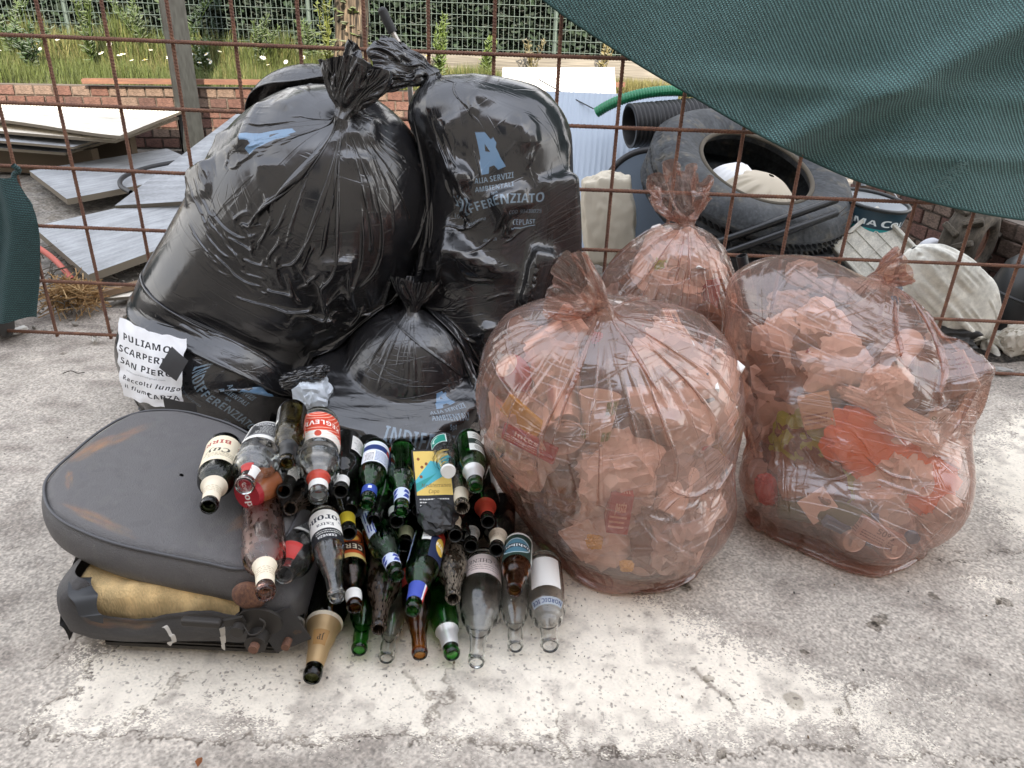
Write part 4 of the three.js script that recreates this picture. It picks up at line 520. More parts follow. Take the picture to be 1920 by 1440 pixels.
{ // a flattened drinks carton with a beach picture
  const o = thing('drink_carton', 'black carton with a yellow and turquoise beach picture', 'carton'); o.position.set(1.345, 0.212, 1.135); o.rotation.set(0.42, 0.22, -0.10, 'YXZ'); o.scale.setScalar(0.82);
  const pic = paper(256, 384, (c, w, h) => { fill(c, '#15151a', w, h); c.fillStyle = '#e6c66a'; c.fillRect(10, 10, w - 20, 270); c.fillStyle = '#4fb6c4'; c.beginPath(); c.moveTo(10, 190); c.lineTo(120, 70); c.lineTo(180, 90); c.lineTo(246, 40); c.lineTo(246, 140); c.lineTo(10, 262); c.fill(); c.fillStyle = '#2f9c96'; c.beginPath(); c.moveTo(10, 210); c.lineTo(150, 150); c.lineTo(10, 262); c.fill(); c.fillStyle = '#8a4f25'; for (const [x, y] of [[40, 60], [60, 110], [48, 170], [90, 90]]) { c.beginPath(); c.arc(x, y, 10, 0, TAU); c.fill(); } word(c, 'Mediterraneo', 140, 232, 30, '#6a4a1e', 'italic', 'serif'); word(c, 'Capo', 120, 268, 30, '#6a4a1e', 'italic', 'serif'); lines(c, 24, 300, 200, 4, 18, '#cfcfca', 33); });
  const plain = std([0.012, 0.012, 0.013], 0.35); const g = box(0.105, 0.012, 0.2, 0, 0, 0);
  mesh('sleeve', warp(new THREE.BoxGeometry(0.105, 0.02, 0.2, 12, 2, 20), v => { v.y += 0.004 * fbm(v.x * 30, 1, v.z * 30, 3); }), [plain, plain, pic, plain, plain, plain], o);
  mesh('crumpled_end', warp(new THREE.IcosahedronGeometry(0.05, 5), v => { const k = 1 + 0.5 * fbm(v.x * 30, v.y * 30, v.z * 30, 4); v.multiplyScalar(k); v.y *= 0.4; v.z += 0.105; }), plain, o);
}
// ---------------------------------------------------------------- the folded vehicle seat
{
  const s = thing('vehicle_seat', 'folded grey vinyl vehicle seat with torn foam base', 'seat'); s.position.set(0.85, 0, 1.2);
  const vinylN = pnoise(501, 200), vinylB = pnoise(502, 14), vinylC = pnoise(503, 60);
  const wear = (seed, patches, ground = '#5a5858') => canvas(1024, 1024, (c, w, h) => { fill(c, ground, w, h); const r = rng(seed); for (let i = 0; i < 500; i++) { c.fillStyle = `rgba(${r() < 0.5 ? '130,128,126' : '48,48,52'},${0.03 + r() * 0.06})`; c.beginPath(); c.ellipse(r() * w, r() * h, 4 + r() * 40, 3 + r() * 16, r() * 3, 0, TAU); c.fill(); } for (let i = 0; i < 900; i++) { c.fillStyle = `rgba(175,172,166,${r() * 0.35})`; c.fillRect(r() * w, r() * h, 1 + r() * 3, 1 + r() * 2); }
    for (const [x, y, a, b, rot] of patches) for (let k = 0; k < 90; k++) { const t = r() * TAU, q = Math.sqrt(r()); c.fillStyle = `rgba(${150 + r() * 40},${100 + r() * 25},${60 + r() * 20},${0.02 + r() * 0.05})`; c.save(); c.translate(x, y); c.rotate(rot); c.beginPath(); c.ellipse(Math.cos(t) * q * a, Math.sin(t) * q * b, a * 0.25, b * 0.3, 0, 0, TAU); c.fill(); c.restore(); } });
  const grain = field(512, 512, (u, v) => 0.5 + (vinylN(u, v) - 0.5) * 0.7 + (vinylC(u, v) - 0.5) * 0.2, false); grain.repeat.set(3, 3);
  const vinyl = std(0xffffff, 0.52, { map: wear(1, [[150, 330, 150, 36, -1.05], [120, 640, 60, 14, 1.1], [330, 850, 170, 22, 0.4], [860, 700, 40, 130, 0.4], [90, 420, 40, 100, 0.3]]), bumpMap: grain, bumpScale: 0.0012 }), vinyl2 = std(0xffffff, 0.55, { map: wear(2, [[820, 700, 120, 60, 0.2]], '#434141'), bumpMap: grain, bumpScale: 0.0012 });
  const foamN = pnoise(505, 300), foamB = pnoise(506, 20), foam = std(0xffffff, 1, { map: field(512, 512, (u, v) => { const k = 0.90 + (foamB(u, v) - 0.5) * 0.22 + (foamN(u, v) - 0.5) * 0.10; return [k * 0.98, k * 0.85, k * 0.62]; }), bumpMap: field(256, 256, (u, v) => foamN(u, v), false), bumpScale: 0.0015 });
  const metal = std([0.055, 0.05, 0.045], 0.55, { metalness: 0.6 }), rusty = std(0xffffff, 0.8, { map: rustTex, metalness: 0.2 });
  // padded slab from a plan outline: rounded edge of radius e, thickness t
  function pad(outline, y0, y1, e, fn, res = 96) {
    const cv = new THREE.CatmullRomCurve3(outline.map(([x, z]) => V(x, 0, z)), true, 'catmullrom', 0.4), P = cv.getSpacedPoints(res).slice(0, res); let cx = 0, cz = 0; for (const p of P) { cx += p.x / res; cz += p.z / res; }
    const rows = []; const R = 10; rows.push([0, y0, 0.02]); rows.push([0, y0, 0.5]); for (let k = 0; k <= R; k++) { const a = -PI / 2 + k / R * PI; rows.push([-(e - e * Math.cos(a)), (y0 + y1) / 2 + Math.sin(a) * (y1 - y0) / 2, 1]); } for (const q of [0.85, 0.65, 0.45, 0.25, 0.02]) rows.push([-e, y1, q]);
    const pos = [], uv = [], idx = []; let x0 = 1e9, x1 = -1e9, z0 = 1e9, z1 = -1e9; for (const p of P) { x0 = Math.min(x0, p.x); x1 = Math.max(x1, p.x); z0 = Math.min(z0, p.z); z1 = Math.max(z1, p.z); }
    for (const [ins, y, q] of rows) for (let i = 0; i <= res; i++) { const p = P[i % res], dx = p.x - cx, dz = p.z - cz, l = Math.hypot(dx, dz), k = (l + ins) / l * q; const v = V(cx + dx * k, y, cz + dz * k); fn && fn(v, q); pos.push(v.x, v.y, v.z); uv.push((v.x - x0) / (x1 - x0), 1 - (v.z - z0) / (z1 - z0) + (q === 1 ? (y - y1) * 0.6 : 0)); }
    for (let j = 0; j < rows.length - 1; j++) for (let i = 0; i < res; i++) { const a = j * (res + 1) + i, b = a + res + 1; idx.push(a, a + 1, b, b, a + 1, b + 1); }
    const g = new THREE.BufferGeometry(); g.setAttribute('position', new THREE.Float32BufferAttribute(pos, 3)); g.setAttribute('uv', new THREE.Float32BufferAttribute(uv, 2)); g.setIndex(idx); g.computeVertexNormals(); return { g, P, cx, cz };
  }
  const out = [[-0.295, 0.06], [-0.29, -0.10], [-0.25, -0.23], [-0.15, -0.27], [0.0, -0.235], [0.16, -0.13], [0.235, -0.02], [0.245, 0.14], [0.215, 0.245], [0.10, 0.245], [-0.08, 0.225], [-0.22, 0.165]];
  const tilt = v => { v.y += -0.09 * (v.x + 0.05) - 0.03 * (v.z) + 0.006 * fbm(v.x * 5, 3, v.z * 5, 3); };
  const bk = pad(out, 0.145, 0.245, 0.035, (v, q) => { if (q < 1) v.y += 0.006 * (1 - q); tilt(v); });
  const back = mesh('backrest', bk.g, vinyl, s);
  const seam = (y, ins, r) => { const pts = bk.P.filter((_, i) => i % 3 === 0).map(p => { const dx = p.x - bk.cx, dz = p.z - bk.cz, l = Math.hypot(dx, dz), k = (l + ins) / l, v = V(bk.cx + dx * k, y, bk.cz + dz * k); tilt(v); return v; }); return tube(pts, r, 160, 6, true); };
  mesh('piping', seam(0.238, -0.012, 0.0032), std([0.075, 0.075, 0.08], 0.5), back);
  // base: tray of torn vinyl round a block of foam
  const bo = [[-0.155, 0.25], [-0.175, 0.1], [-0.17, -0.1], [-0.1, -0.2], [0.1, -0.2], [0.235, -0.1], [0.25, 0.08], [0.25, 0.235], [0.1, 0.25]];
  const fb = pad(bo, 0.05, 0.148, 0.03, (v, q) => { const cz = 1 - Math.abs(fbm(v.x * 9 + 4, 2, v.z * 5 + v.y * 20, 3)) * 3; v.z += 0.010 * cz * (v.z > 0.15 ? 1 : 0); v.y += (0.026 * fbm(v.x * 7, 1, v.z * 7, 3) + 0.008 * cz) * (v.y > 0.1 ? 1 : 0.2); }); fb.g.scale(0.95, 0.93, 0.93); fb.g.computeVertexNormals(); mesh('foam', fb.g, foam, s);
  // torn side cover: a skirt whose upper edge is ragged
  { const N = 160, M = 14, pos = [], uv = [], idx = [], P = fb.P; const r = rng(9);
    const cvp = new THREE.CatmullRomCurve3(P.map(p => p.clone()), true);
    for (let i = 0; i <= N; i++) { const p = cvp.getPointAt(i / N % 1), dx = p.x - fb.cx, dz = p.z - fb.cz, l = Math.hypot(dx, dz); const front = dz > 0.1 && Math.abs(dx) < 0.17 ? smooth(0.165, 0.13, Math.abs(dx + 0.01)) : 0; const top = lerp(0.165, 0.114 + 0.010 * Math.sin(dx * 25) + 0.006 * fbm(i * 0.35, 2, 1, 3), front);
      for (let j = 0; j <= M; j++) { const t = j / M, bul = 0.008 + 0.012 * Math.sin(t * PI) + 0.004 * fbm(p.x * 12, t * 3, p.z * 12, 3) - (t < 0.12 ? 0.012 * (1 - t / 0.12) : 0) - (front < 0.5 && t > 0.8 ? 0.03 * (t - 0.8) / 0.2 : 0) + (front > 0.5 && t > 0.9 ? 0.006 : 0), k = (l + bul) / l; pos.push(fb.cx + dx * k, lerp(0.034, top, t), fb.cz + dz * k); uv.push(i / N * 3, t * 0.4); } }
    for (let i = 0; i < N; i++) for (let j = 0; j < M; j++) { const a = i * (M + 1) + j, b = a + M + 1; idx.push(a, b, a + 1, a + 1, b, b + 1); }
    const g = new THREE.BufferGeometry(); g.setAttribute('position', new THREE.Float32BufferAttribute(pos, 3)); g.setAttribute('uv', new THREE.Float32BufferAttribute(uv, 2)); g.setIndex(idx); g.computeVertexNormals(); mesh('side_cover', g, vinyl2, s); }
  // curled flap of cover on the left and hanging strips
  function strip(pts, w, mat, name, wob = 0.004, dir = V(1, 0, 0)) { const c = new THREE.CatmullRomCurve3(pts.map(p => V(...p))), n = 18, pos = [], idx = [], uv = []; for (let i = 0; i <= n; i++) { const p = c.getPoint(i / n), k = w * (0.85 + 0.13 * Math.sin(i * 0.8 + w * 90)) * (1 - 0.5 * Math.pow(i / n, 3)); for (const q of [-1, -0.3, 0.3, 1]) { pos.push(p.x + dir.x * q * k, p.y + dir.y * q * k + wob * Math.sin(i * 0.9 + q), p.z + dir.z * q * k); uv.push(q, i / n); } } for (let i = 0; i < n; i++) for (let j = 0; j < 3; j++) { const a = i * 4 + j, b = a + 4; idx.push(a, b, a + 1, a + 1, b, b + 1); } const g = new THREE.BufferGeometry(); g.setAttribute('position', new THREE.Float32BufferAttribute(pos, 3)); g.setAttribute('uv', new THREE.Float32BufferAttribute(uv, 2)); g.setIndex(idx); g.computeVertexNormals(); return mesh(name, g, mat, s); }
  strip([[-0.15, 0.15, 0.22], [-0.12, 0.15, 0.26], [-0.10, 0.128, 0.285], [-0.085, 0.11, 0.29]], 0.03, std([0.03, 0.032, 0.035], 0.5), 'torn_flap');
  strip([[-0.19, 0.15, 0.12], [-0.21, 0.10, 0.16], [-0.205, 0.05, 0.20], [-0.185, 0.02, 0.23]], 0.045, vinyl2, 'torn_flap', 0.006, V(0.1, 0, 1).normalize());
  const canvasM = std([0.5, 0.47, 0.42], 0.9); strip([[0.035, 0.10, 0.283], [0.05, 0.09, 0.292], [0.055, 0.078, 0.296], [0.045, 0.07, 0.298]], 0.006, canvasM, 'torn_strip'); strip([[0.145, 0.105, 0.285], [0.146, 0.085, 0.291], [0.144, 0.06, 0.293]], 0.006, canvasM, 'torn_strip');
  // recliner: hub, disc plate, lever, rails
  const cyl = (r, h) => new THREE.CylinderGeometry(r, r, h, 28).rotateX(PI / 2);
  mesh('hinge_knob', xf(new THREE.SphereGeometry(0.032, 24, 16), [0.195, 0.165, 0.262], [0, 0, 0], [1, 0.95, 0.5]), rusty, s);
  mesh('recliner_plate', xf(cyl(0.042, 0.006), [0.215, 0.118, 0.278], [0, 0, 0], [1, 0.75, 1]), metal, s);
  const hub = mesh('recliner_hub', xf(cyl(0.02, 0.03), [0.212, 0.088, 0.292]), metal, s); mesh('bolt', xf(cyl(0.009, 0.014), [0.212, 0.088, 0.312]), rusty, hub); mesh('spring', tube([[0.19, 0.125, 0.295], [0.205, 0.112, 0.305], [0.225, 0.118, 0.303], [0.232, 0.135, 0.297], [0.222, 0.142, 0.295]], 0.002, 20, 5), metal, hub);
  const lv = mesh('lever', merge([xf(box(0.075, 0.016, 0.018, 0, 0, 0, 0.006), [0.115, 0.128, 0.296], [0, 0, -0.03]), xf(box(0.04, 0.014, 0.006), [0.172, 0.128, 0.29], [0, 0, 0.3]), xf(cyl(0.012, 0.02), [0.182, 0.118, 0.298])]), metal, s);
  mesh('bracket', merge([xf(box(0.07, 0.09, 0.006), [0.25, 0.085, 0.262], [0, 0.25, 0.35])]), vinyl2, s);
  mesh('bolt', xf(cyl(0.008, 0.02), [0.258, 0.062, 0.275]), rusty, s);
  for (const z of [0.235, -0.12]) { const r = mesh('rail', merge([box(0.34, 0.008, 0.03, 0.06, 0.022, z), box(0.34, 0.012, 0.004, 0.06, 0.016, z + 0.013)]), metal, s); mesh('stud', merge([xf(new THREE.CylinderGeometry(0.006, 0.006, 0.02, 8), [-0.085, 0.01, z]), xf(new THREE.CylinderGeometry(0.006, 0.006, 0.02, 8), [0.2, 0.01, z])]), metal, r); }
}
// ---------------------------------------------------------------- dumped boards, left behind the mesh
const plankTex = (seed, base, amp) => { const a = pnoise(seed, 64), b = pnoise(seed + 1, 12), c = pnoise(seed + 2, 256); return field(512, 512, (u, v) => { const k = 1 + (a(u * 0.08, v) - 0.5) * amp + (b(u, v) - 0.5) * amp + (c(u * 0.3, v) - 0.5) * amp * 0.8; return base.map(x => x * k); }); };
const isoTex = (seed, base, amp, P = 10) => { const a = pnoise(seed, P), b = pnoise(seed + 1, P * 5), c = pnoise(seed + 2, 200); return field(256, 256, (u, v) => { const k = 1 + (a(u, v) - 0.5) * amp + (b(u, v) - 0.5) * amp + (c(u, v) - 0.5) * amp * 0.7; return base.map(x => x * k); }); };
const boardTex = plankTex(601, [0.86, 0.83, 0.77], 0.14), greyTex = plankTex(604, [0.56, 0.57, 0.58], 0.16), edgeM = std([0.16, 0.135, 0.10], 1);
function sheet(name, label, cat, pts, th, mat, group, bendF) {   // quad sheet: four corners, top face given; grid with thickness
  const n = 16, pos = [], uv = [], idx = [], A = pts.map(p => V(...p)), nrm = V().crossVectors(A[1].clone().sub(A[0]), A[3].clone().sub(A[0])).normalize(); if (nrm.y < 0) nrm.negate(); const W = A[0].distanceTo(A[1]), H = A[0].distanceTo(A[3]);
  for (const side of [0, 1]) for (let j = 0; j <= n; j++) for (let i = 0; i <= n; i++) { const u = i / n, v = j / n, p = A[0].clone().lerp(A[1], u).lerp(A[3].clone().lerp(A[2], u), v); if (bendF) bendF(p, u, v); p.addScaledVector(nrm, -side * th); pos.push(p.x, p.y, p.z); uv.push(u * W, v * H); }
  const S = (n + 1) * (n + 1), quad = (a, b, c, d) => idx.push(a, b, c, a, c, d); for (const s of [0, 1]) for (let j = 0; j < n; j++) for (let i = 0; i < n; i++) { const a = s * S + j * (n + 1) + i; quad(a, a + 1, a + n + 2, a + n + 1); }
  let g = new THREE.BufferGeometry(); g.setAttribute('position', new THREE.Float32BufferAttribute(pos, 3)); g.setAttribute('uv', new THREE.Float32BufferAttribute(uv, 2)); g.setIndex(idx); g.computeVertexNormals();
  const ep = [], ei = []; const rim = []; for (let i = 0; i < n; i++) rim.push(i); for (let j = 0; j < n; j++) rim.push(j * (n + 1) + n); for (let i = n; i > 0; i--) rim.push(n * (n + 1) + i); for (let j = n; j > 0; j--) rim.push(j * (n + 1));
  for (const k of rim) ep.push(...pos.slice(k * 3, k * 3 + 3), ...pos.slice((k + S) * 3, (k + S) * 3 + 3)); for (let i = 0; i < rim.length; i++) { const a = i * 2, b = (i + 1) % rim.length * 2; ei.push(a, b, a + 1, a + 1, b, b + 1); }
  let e = new THREE.BufferGeometry(); e.setAttribute('position', new THREE.Float32BufferAttribute(ep, 3)); e.setIndex(ei); e = e.toNonIndexed(); e.computeVertexNormals();
  const o = thing(name, label, cat, group); o.position.copy(A[0]); g.translate(-A[0].x, -A[0].y, -A[0].z); e.translate(-A[0].x, -A[0].y, -A[0].z); mesh('face', g, mat, o); mesh('edge', e, edgeM, o); return o;
}
const boardM = std(0xffffff, 0.6, { map: boardTex }), greyM = std(0xffffff, 0.55, { map: greyTex });
sheet('board', 'cream white board lying on top of the stacked boards', 'board', [[-2.62, 0.36, -2.95], [-1.12, 0.365, -2.42], [-1.28, 0.36, -3.85], [-2.9, 0.37, -3.62]], 0.02, boardM, 'stacked boards', (p, u, v) => { p.y += 0.012 * Math.sin(u * 5) * (1 - v); });
sheet('board', 'second board of the stack, just under the cream one', 'board', [[-2.75, 0.315, -2.82], [-1.2, 0.31, -2.5], [-1.3, 0.31, -3.7], [-2.9, 0.32, -3.6]], 0.018, boardM, 'stacked boards');
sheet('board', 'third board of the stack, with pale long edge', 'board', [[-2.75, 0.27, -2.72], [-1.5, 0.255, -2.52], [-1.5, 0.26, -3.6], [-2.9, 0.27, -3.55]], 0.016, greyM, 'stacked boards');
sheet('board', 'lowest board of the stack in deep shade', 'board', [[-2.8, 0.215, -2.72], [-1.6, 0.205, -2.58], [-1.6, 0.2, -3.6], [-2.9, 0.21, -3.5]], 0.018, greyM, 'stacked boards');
for (const [z, l] of [[-2.85, 'nearer timber bearer under the stacked boards'], [-3.4, 'farther timber bearer under the stacked boards']]) { const o = single('timber_bearer', box(1.3, 0.18, 0.09, -2.2, 0.1, z, 0.004), std([0.12, 0.09, 0.06], 0.95), l, 'timber'); }
sheet('weathered_board', 'weathered grey panel lying nearest the mesh on the left', 'panel', [[-0.31, 0.10, -0.454], [0.19, 0.13, -1.87], [-0.45, 0.12, -2.1], [-0.964, 0.10, -1.14]], 0.035, greyM, 'dumped grey panels');
sheet('weathered_board', 'blue grey panel propped up behind the nearest panel', 'panel', [[-0.744, 0.125, -1.53], [-0.17, 0.17, -1.6], [0.2, 0.55, -2.35], [-0.21, 0.585, -2.25]], 0.03, greyM, 'dumped grey panels');
sheet('weathered_board', 'farther grey panel with a dark mouldy edge and hose on it', 'panel', [[-1.134, 0.10, -1.739], [-0.60, 0.12, -2.62], [-1.2, 0.15, -3.2], [-1.797, 0.10, -2.463]], 0.035, greyM, 'dumped grey panels');
single('timber_scrap', warp(box(0.9, 0.05, 0.06, 0, 0, 0).toNonIndexed(), v => { v.set(-0.05 + v.x * 0.4, 0.05 + v.y * 0.5, -0.62 + v.z - v.x * 0.6); }), std([0.17, 0.11, 0.065], 0.95), 'brown timber scrap under the nearest grey panel', 'timber');
sheet('weathered_board', 'pale offcut lying flat on the concrete under the grey panel', 'panel', [[-0.25, 0.03, -0.35], [0.2, 0.03, -0.55], [0.3, 0.03, -0.9], [-0.1, 0.03, -0.7]], 0.012, boardM, 'dumped grey panels');
single('hose', tube([[-0.80, 0.13, -1.83], [-0.92, 0.14, -1.95], [-1.0, 0.15, -2.15], [-0.98, 0.16, -2.4], [-0.9, 0.16, -2.62], [-0.72, 0.17, -2.85], [-0.4, 0.2, -3.0]], 0.014, 60, 10), std([0.018, 0.018, 0.02], 0.5), 'black rubber hose curling over the farther grey panel', 'hose');
single('stick', tube([[-0.80, 0.11, -0.85], [-0.62, 0.075, -0.72], [-0.45, 0.035, -0.56]], 0.013, 12, 8), std([0.42, 0.10, 0.07], 0.7), 'red plastic stick beside the straw bundle', 'stick');
{ // bundle of dry stalks
  const o = thing('straw_bundle', 'tangled bundle of dry yellow stalks at the foot of the mesh', 'straw'), r = rng(610); o.position.set(-0.28, 0, -0.28); const cols = [[0.36, 0.22, 0.09], [0.28, 0.16, 0.06], [0.45, 0.30, 0.14]].map(c => std(c, 0.85));
  const gs = [[], [], []]; for (let i = 0; i < 240; i++) { const a = r() * TAU, e = (r() - 0.25) * 1.3, l = 0.06 + r() * 0.13, c = V((r() - 0.5) * 0.16, 0.03 + r() * 0.09, (r() - 0.5) * 0.12), d = V(Math.cos(a) * Math.cos(e), Math.sin(e), Math.sin(a) * Math.cos(e)).multiplyScalar(l / 2); const p0 = c.clone().sub(d), p1 = c.clone().add(d); p0.y = Math.max(0.003, p0.y); p1.y = Math.max(0.003, p1.y); gs[i % 3].push(tube([p0, c, p1], 0.0019, 3, 5)); }
  gs.forEach((g, k) => { const m = mesh('stalks', mergeGeometries(g), cols[k], o); m.userData.kind = 'stuff'; });
}
single('log', warp(new THREE.CylinderGeometry(0.045, 0.05, 0.5, 18, 8), v => { const k = 1 + 0.12 * fbm(v.x * 20, v.y * 6, v.z * 20, 3); v.x *= k; v.z *= k; v.set(-0.50 + v.y * 0.5, 0.05 + v.x, -0.12 + v.z + v.y * 0.5); }), std([0.05, 0.045, 0.04], 0.95), 'dark log lying under the small left cloth', 'log');
{ const r = rng(620), gs = []; for (let i = 0; i < 70; i++) { const x = -0.95 + r() * 0.7, z = -0.2 - r() * 0.75; gs.push(tube([[x, 0.01, z], [x + (r() - .5) * .1, 0.02 + r() * 0.08, z + (r() - .5) * .1], [x + (r() - .5) * .22, 0.01 + r() * 0.1, z + (r() - .5) * .2]], 0.0022, 4, 4)); } const t = single('twigs', mergeGeometries(gs), std([0.09, 0.075, 0.055], 1), 'loose dark twigs strewn behind the straw bundle', 'twigs'); t.userData.kind = 'stuff'; }
single('rusty_angle_bar', merge([xf(box(4.6, 0.006, 0.05), [0.1, 0.575, -4.42], [0, 0.21, 0.012]), xf(box(4.6, 0.035, 0.006), [0.1, 0.556, -4.39], [0, 0.21, 0.012])]), rustM, 'long rusty steel angle lying along the brick planter', 'metal bar');

// ---------------------------------------------------------------- dumped rubbish, right behind the mesh
sheet('white_sheet', 'white sheet of board leaning behind the tall black bag', 'board', [[1.30, 0.80, -3.1], [2.07, 0.83, -3.1], [2.1, 0.3, -2.5], [1.30, 0.3, -2.5]], 0.012, std([0.78, 0.76, 0.72], 0.6), null);
{ // ribbed blue grey panel
  const g = new THREE.PlaneGeometry(0.75, 0.95, 120, 4); warp(g, v => { v.z = 0.004 * (Math.sin(v.x * TAU / 0.03) > 0.6 ? 1 : 0); });
  const o = single('ribbed_panel', g, std([0.36, 0.42, 0.50], 0.45), 'blue grey ribbed plastic panel leaning back beside the tall bag', 'panel'); o.position.set(1.93, 0.35, -1.75); o.rotation.set(-0.55, -0.1, -0.05);
  single('cable', tube([[1.55, 0.80, -2.2], [1.7, 0.74, -2.05], [1.86, 0.68, -1.92]], 0.0035, 12, 5), std([0.03, 0.03, 0.03], 0.6), 'thin black cable hanging over the white sheet', 'cable');
}
function crumple(w, h, d, seed, amp = 0.25, det = 5, fr = 6) { const g = mergeVertices(new THREE.IcosahedronGeometry(1, det * 4).deleteAttribute('uv').deleteAttribute('normal')); return warp(g, v => { const s = Math.max(Math.abs(v.x), Math.abs(v.y), Math.abs(v.z)); v.multiplyScalar(lerp(1, 1 / s, 0.55)); const n = fbm(v.x * fr * 0.4 + seed, v.y * fr * 0.4, v.z * fr * 0.4, 2), f = 1 - Math.abs(fbm(v.x * fr * 0.6 + seed * 3, v.y * fr * 0.6, v.z * fr * 0.6, 3)) * 2.2; const k = 1 + amp * n + amp * 0.45 * f; v.set(v.x * k * w / 2, v.y * k * h / 2, v.z * k * d / 2); }); }
function wadGeo(w, h, d, seed, det = 7, amp = 0.5) { const g = mergeVertices(new THREE.IcosahedronGeometry(1, det).deleteAttribute('uv').deleteAttribute('normal')), r = rng(seed * 131 + 7); warp(g, v => { const s = Math.max(Math.abs(v.x), Math.abs(v.y), Math.abs(v.z)); v.multiplyScalar(lerp(1, 1 / s, 0.4)); const k = 1 + amp * 0.7 * fbm(v.x * 1.6 + seed, v.y * 1.6, v.z * 1.6, 2) + (r() - 0.5) * amp * 0.34; v.set((v.x * k + (r() - 0.5) * amp * 0.16) * w / 2, (v.y * k + (r() - 0.5) * amp * 0.16) * h / 2, (v.z * k + (r() - 0.5) * amp * 0.16) * d / 2); }); return toCreasedNormals(g, 0.45); }
function softSack(c, r, seed, loose = 1.12, wrinkle = 0.12) { const b = new Body([{ c: [0, 0, 0], r: [...r] }, { c: [r[0] * 0.3, -r[1] * 0.3, 0], r: r.map(v => v * 0.75) }, ...[0, 1, 2].map(k => ({ c: [(k - 1) * r[0] * 0.5, r[1] * 0.2 * (k - 1), r[2] * 0.4], r: r.map(v => v * 0.45) }))], 0.04, 0.015); return sack({ body: b, center: [0, 0, 0], knot: [0.02, r[1], 0.01], tuft: { dir: [0.3, 1, 0.2], len: r[1] * 0.4, flare: r[0] * 0.4 }, seed, gather: 1.4, loose, wrinkle, floor: -9, nu: 72, nv: 44, nt: 8, press: 0 }); }
{ const o = single('foam_cushion', crumple(0.24, 0.42, 0.16, 3, 0.12), std([0.50, 0.45, 0.36], 0.95), 'dirty beige cushion standing beside the tall black bag', 'cushion'); o.position.set(1.90, 0.29, -0.98); o.rotation.set(-0.12, 0, 0.14); }
{ // round black rimmed lid
  const o = thing('round_lid', 'round blue grey lid with black rim behind the smallest pink bag', 'lid'); o.position.set(2.13, 0.32, -1.32); o.rotation.set(-0.2, -0.3, 0); mesh('disc', new THREE.CylinderGeometry(0.24, 0.24, 0.02, 48).rotateX(PI / 2), std([0.10, 0.13, 0.17], 0.5), o); mesh('rim', new THREE.TorusGeometry(0.24, 0.018, 10, 60), std([0.015, 0.015, 0.017], 0.45), o); }
{ // corrugated pipe
  const pts = [], n = 150; for (let i = 0; i <= n; i++) pts.push(new THREE.Vector2(0.105 + 0.005 * (Math.sin(i / n * TAU * 36) > 0 ? 1 : -1), i / n * 0.85)); for (let i = 8; i >= 0; i--) pts.push(new THREE.Vector2(0.094, i / 8 * 0.85)); pts.push(new THREE.Vector2(0.11, 0));
  const o = single('corrugated_pipe', new THREE.LatheGeometry(pts, 40), std([0.014, 0.014, 0.015], 0.5), 'black corrugated drain pipe lying over the big tyre', 'pipe'); o.position.set(2.02, 0.645, -1.52); o.quaternion.setFromUnitVectors(up0, V(1, 0.09, -0.25).normalize()); }
{ const c = new THREE.CatmullRomCurve3([V(1.86, 0.69, -1.66), V(1.91, 0.725, -1.64), V(1.99, 0.765, -1.62), V(2.12, 0.80, -1.62), V(2.30, 0.81, -1.66), V(2.5, 0.78, -1.7), V(2.7, 0.68, -1.75)]), g = new THREE.TubeGeometry(c, 260, 0.026, 14); const p = g.attributes.position; for (let i = 0; i <= 260; i++) { const q = c.getPointAt(i / 260), k = 1 + (i % 4 < 2 ? 0.06 : -0.04); for (let j = 0; j <= 14; j++) { const a = i * 15 + j; p.setXYZ(a, q.x + (p.getX(a) - q.x) * k, q.y + (p.getY(a) - q.y) * k, q.z + (p.getZ(a) - q.z) * k); } } g.computeVertexNormals(); single('green_hose', g, std([0.015, 0.17, 0.075], 0.4), 'green ribbed suction hose arching over the black pipe', 'hose'); }
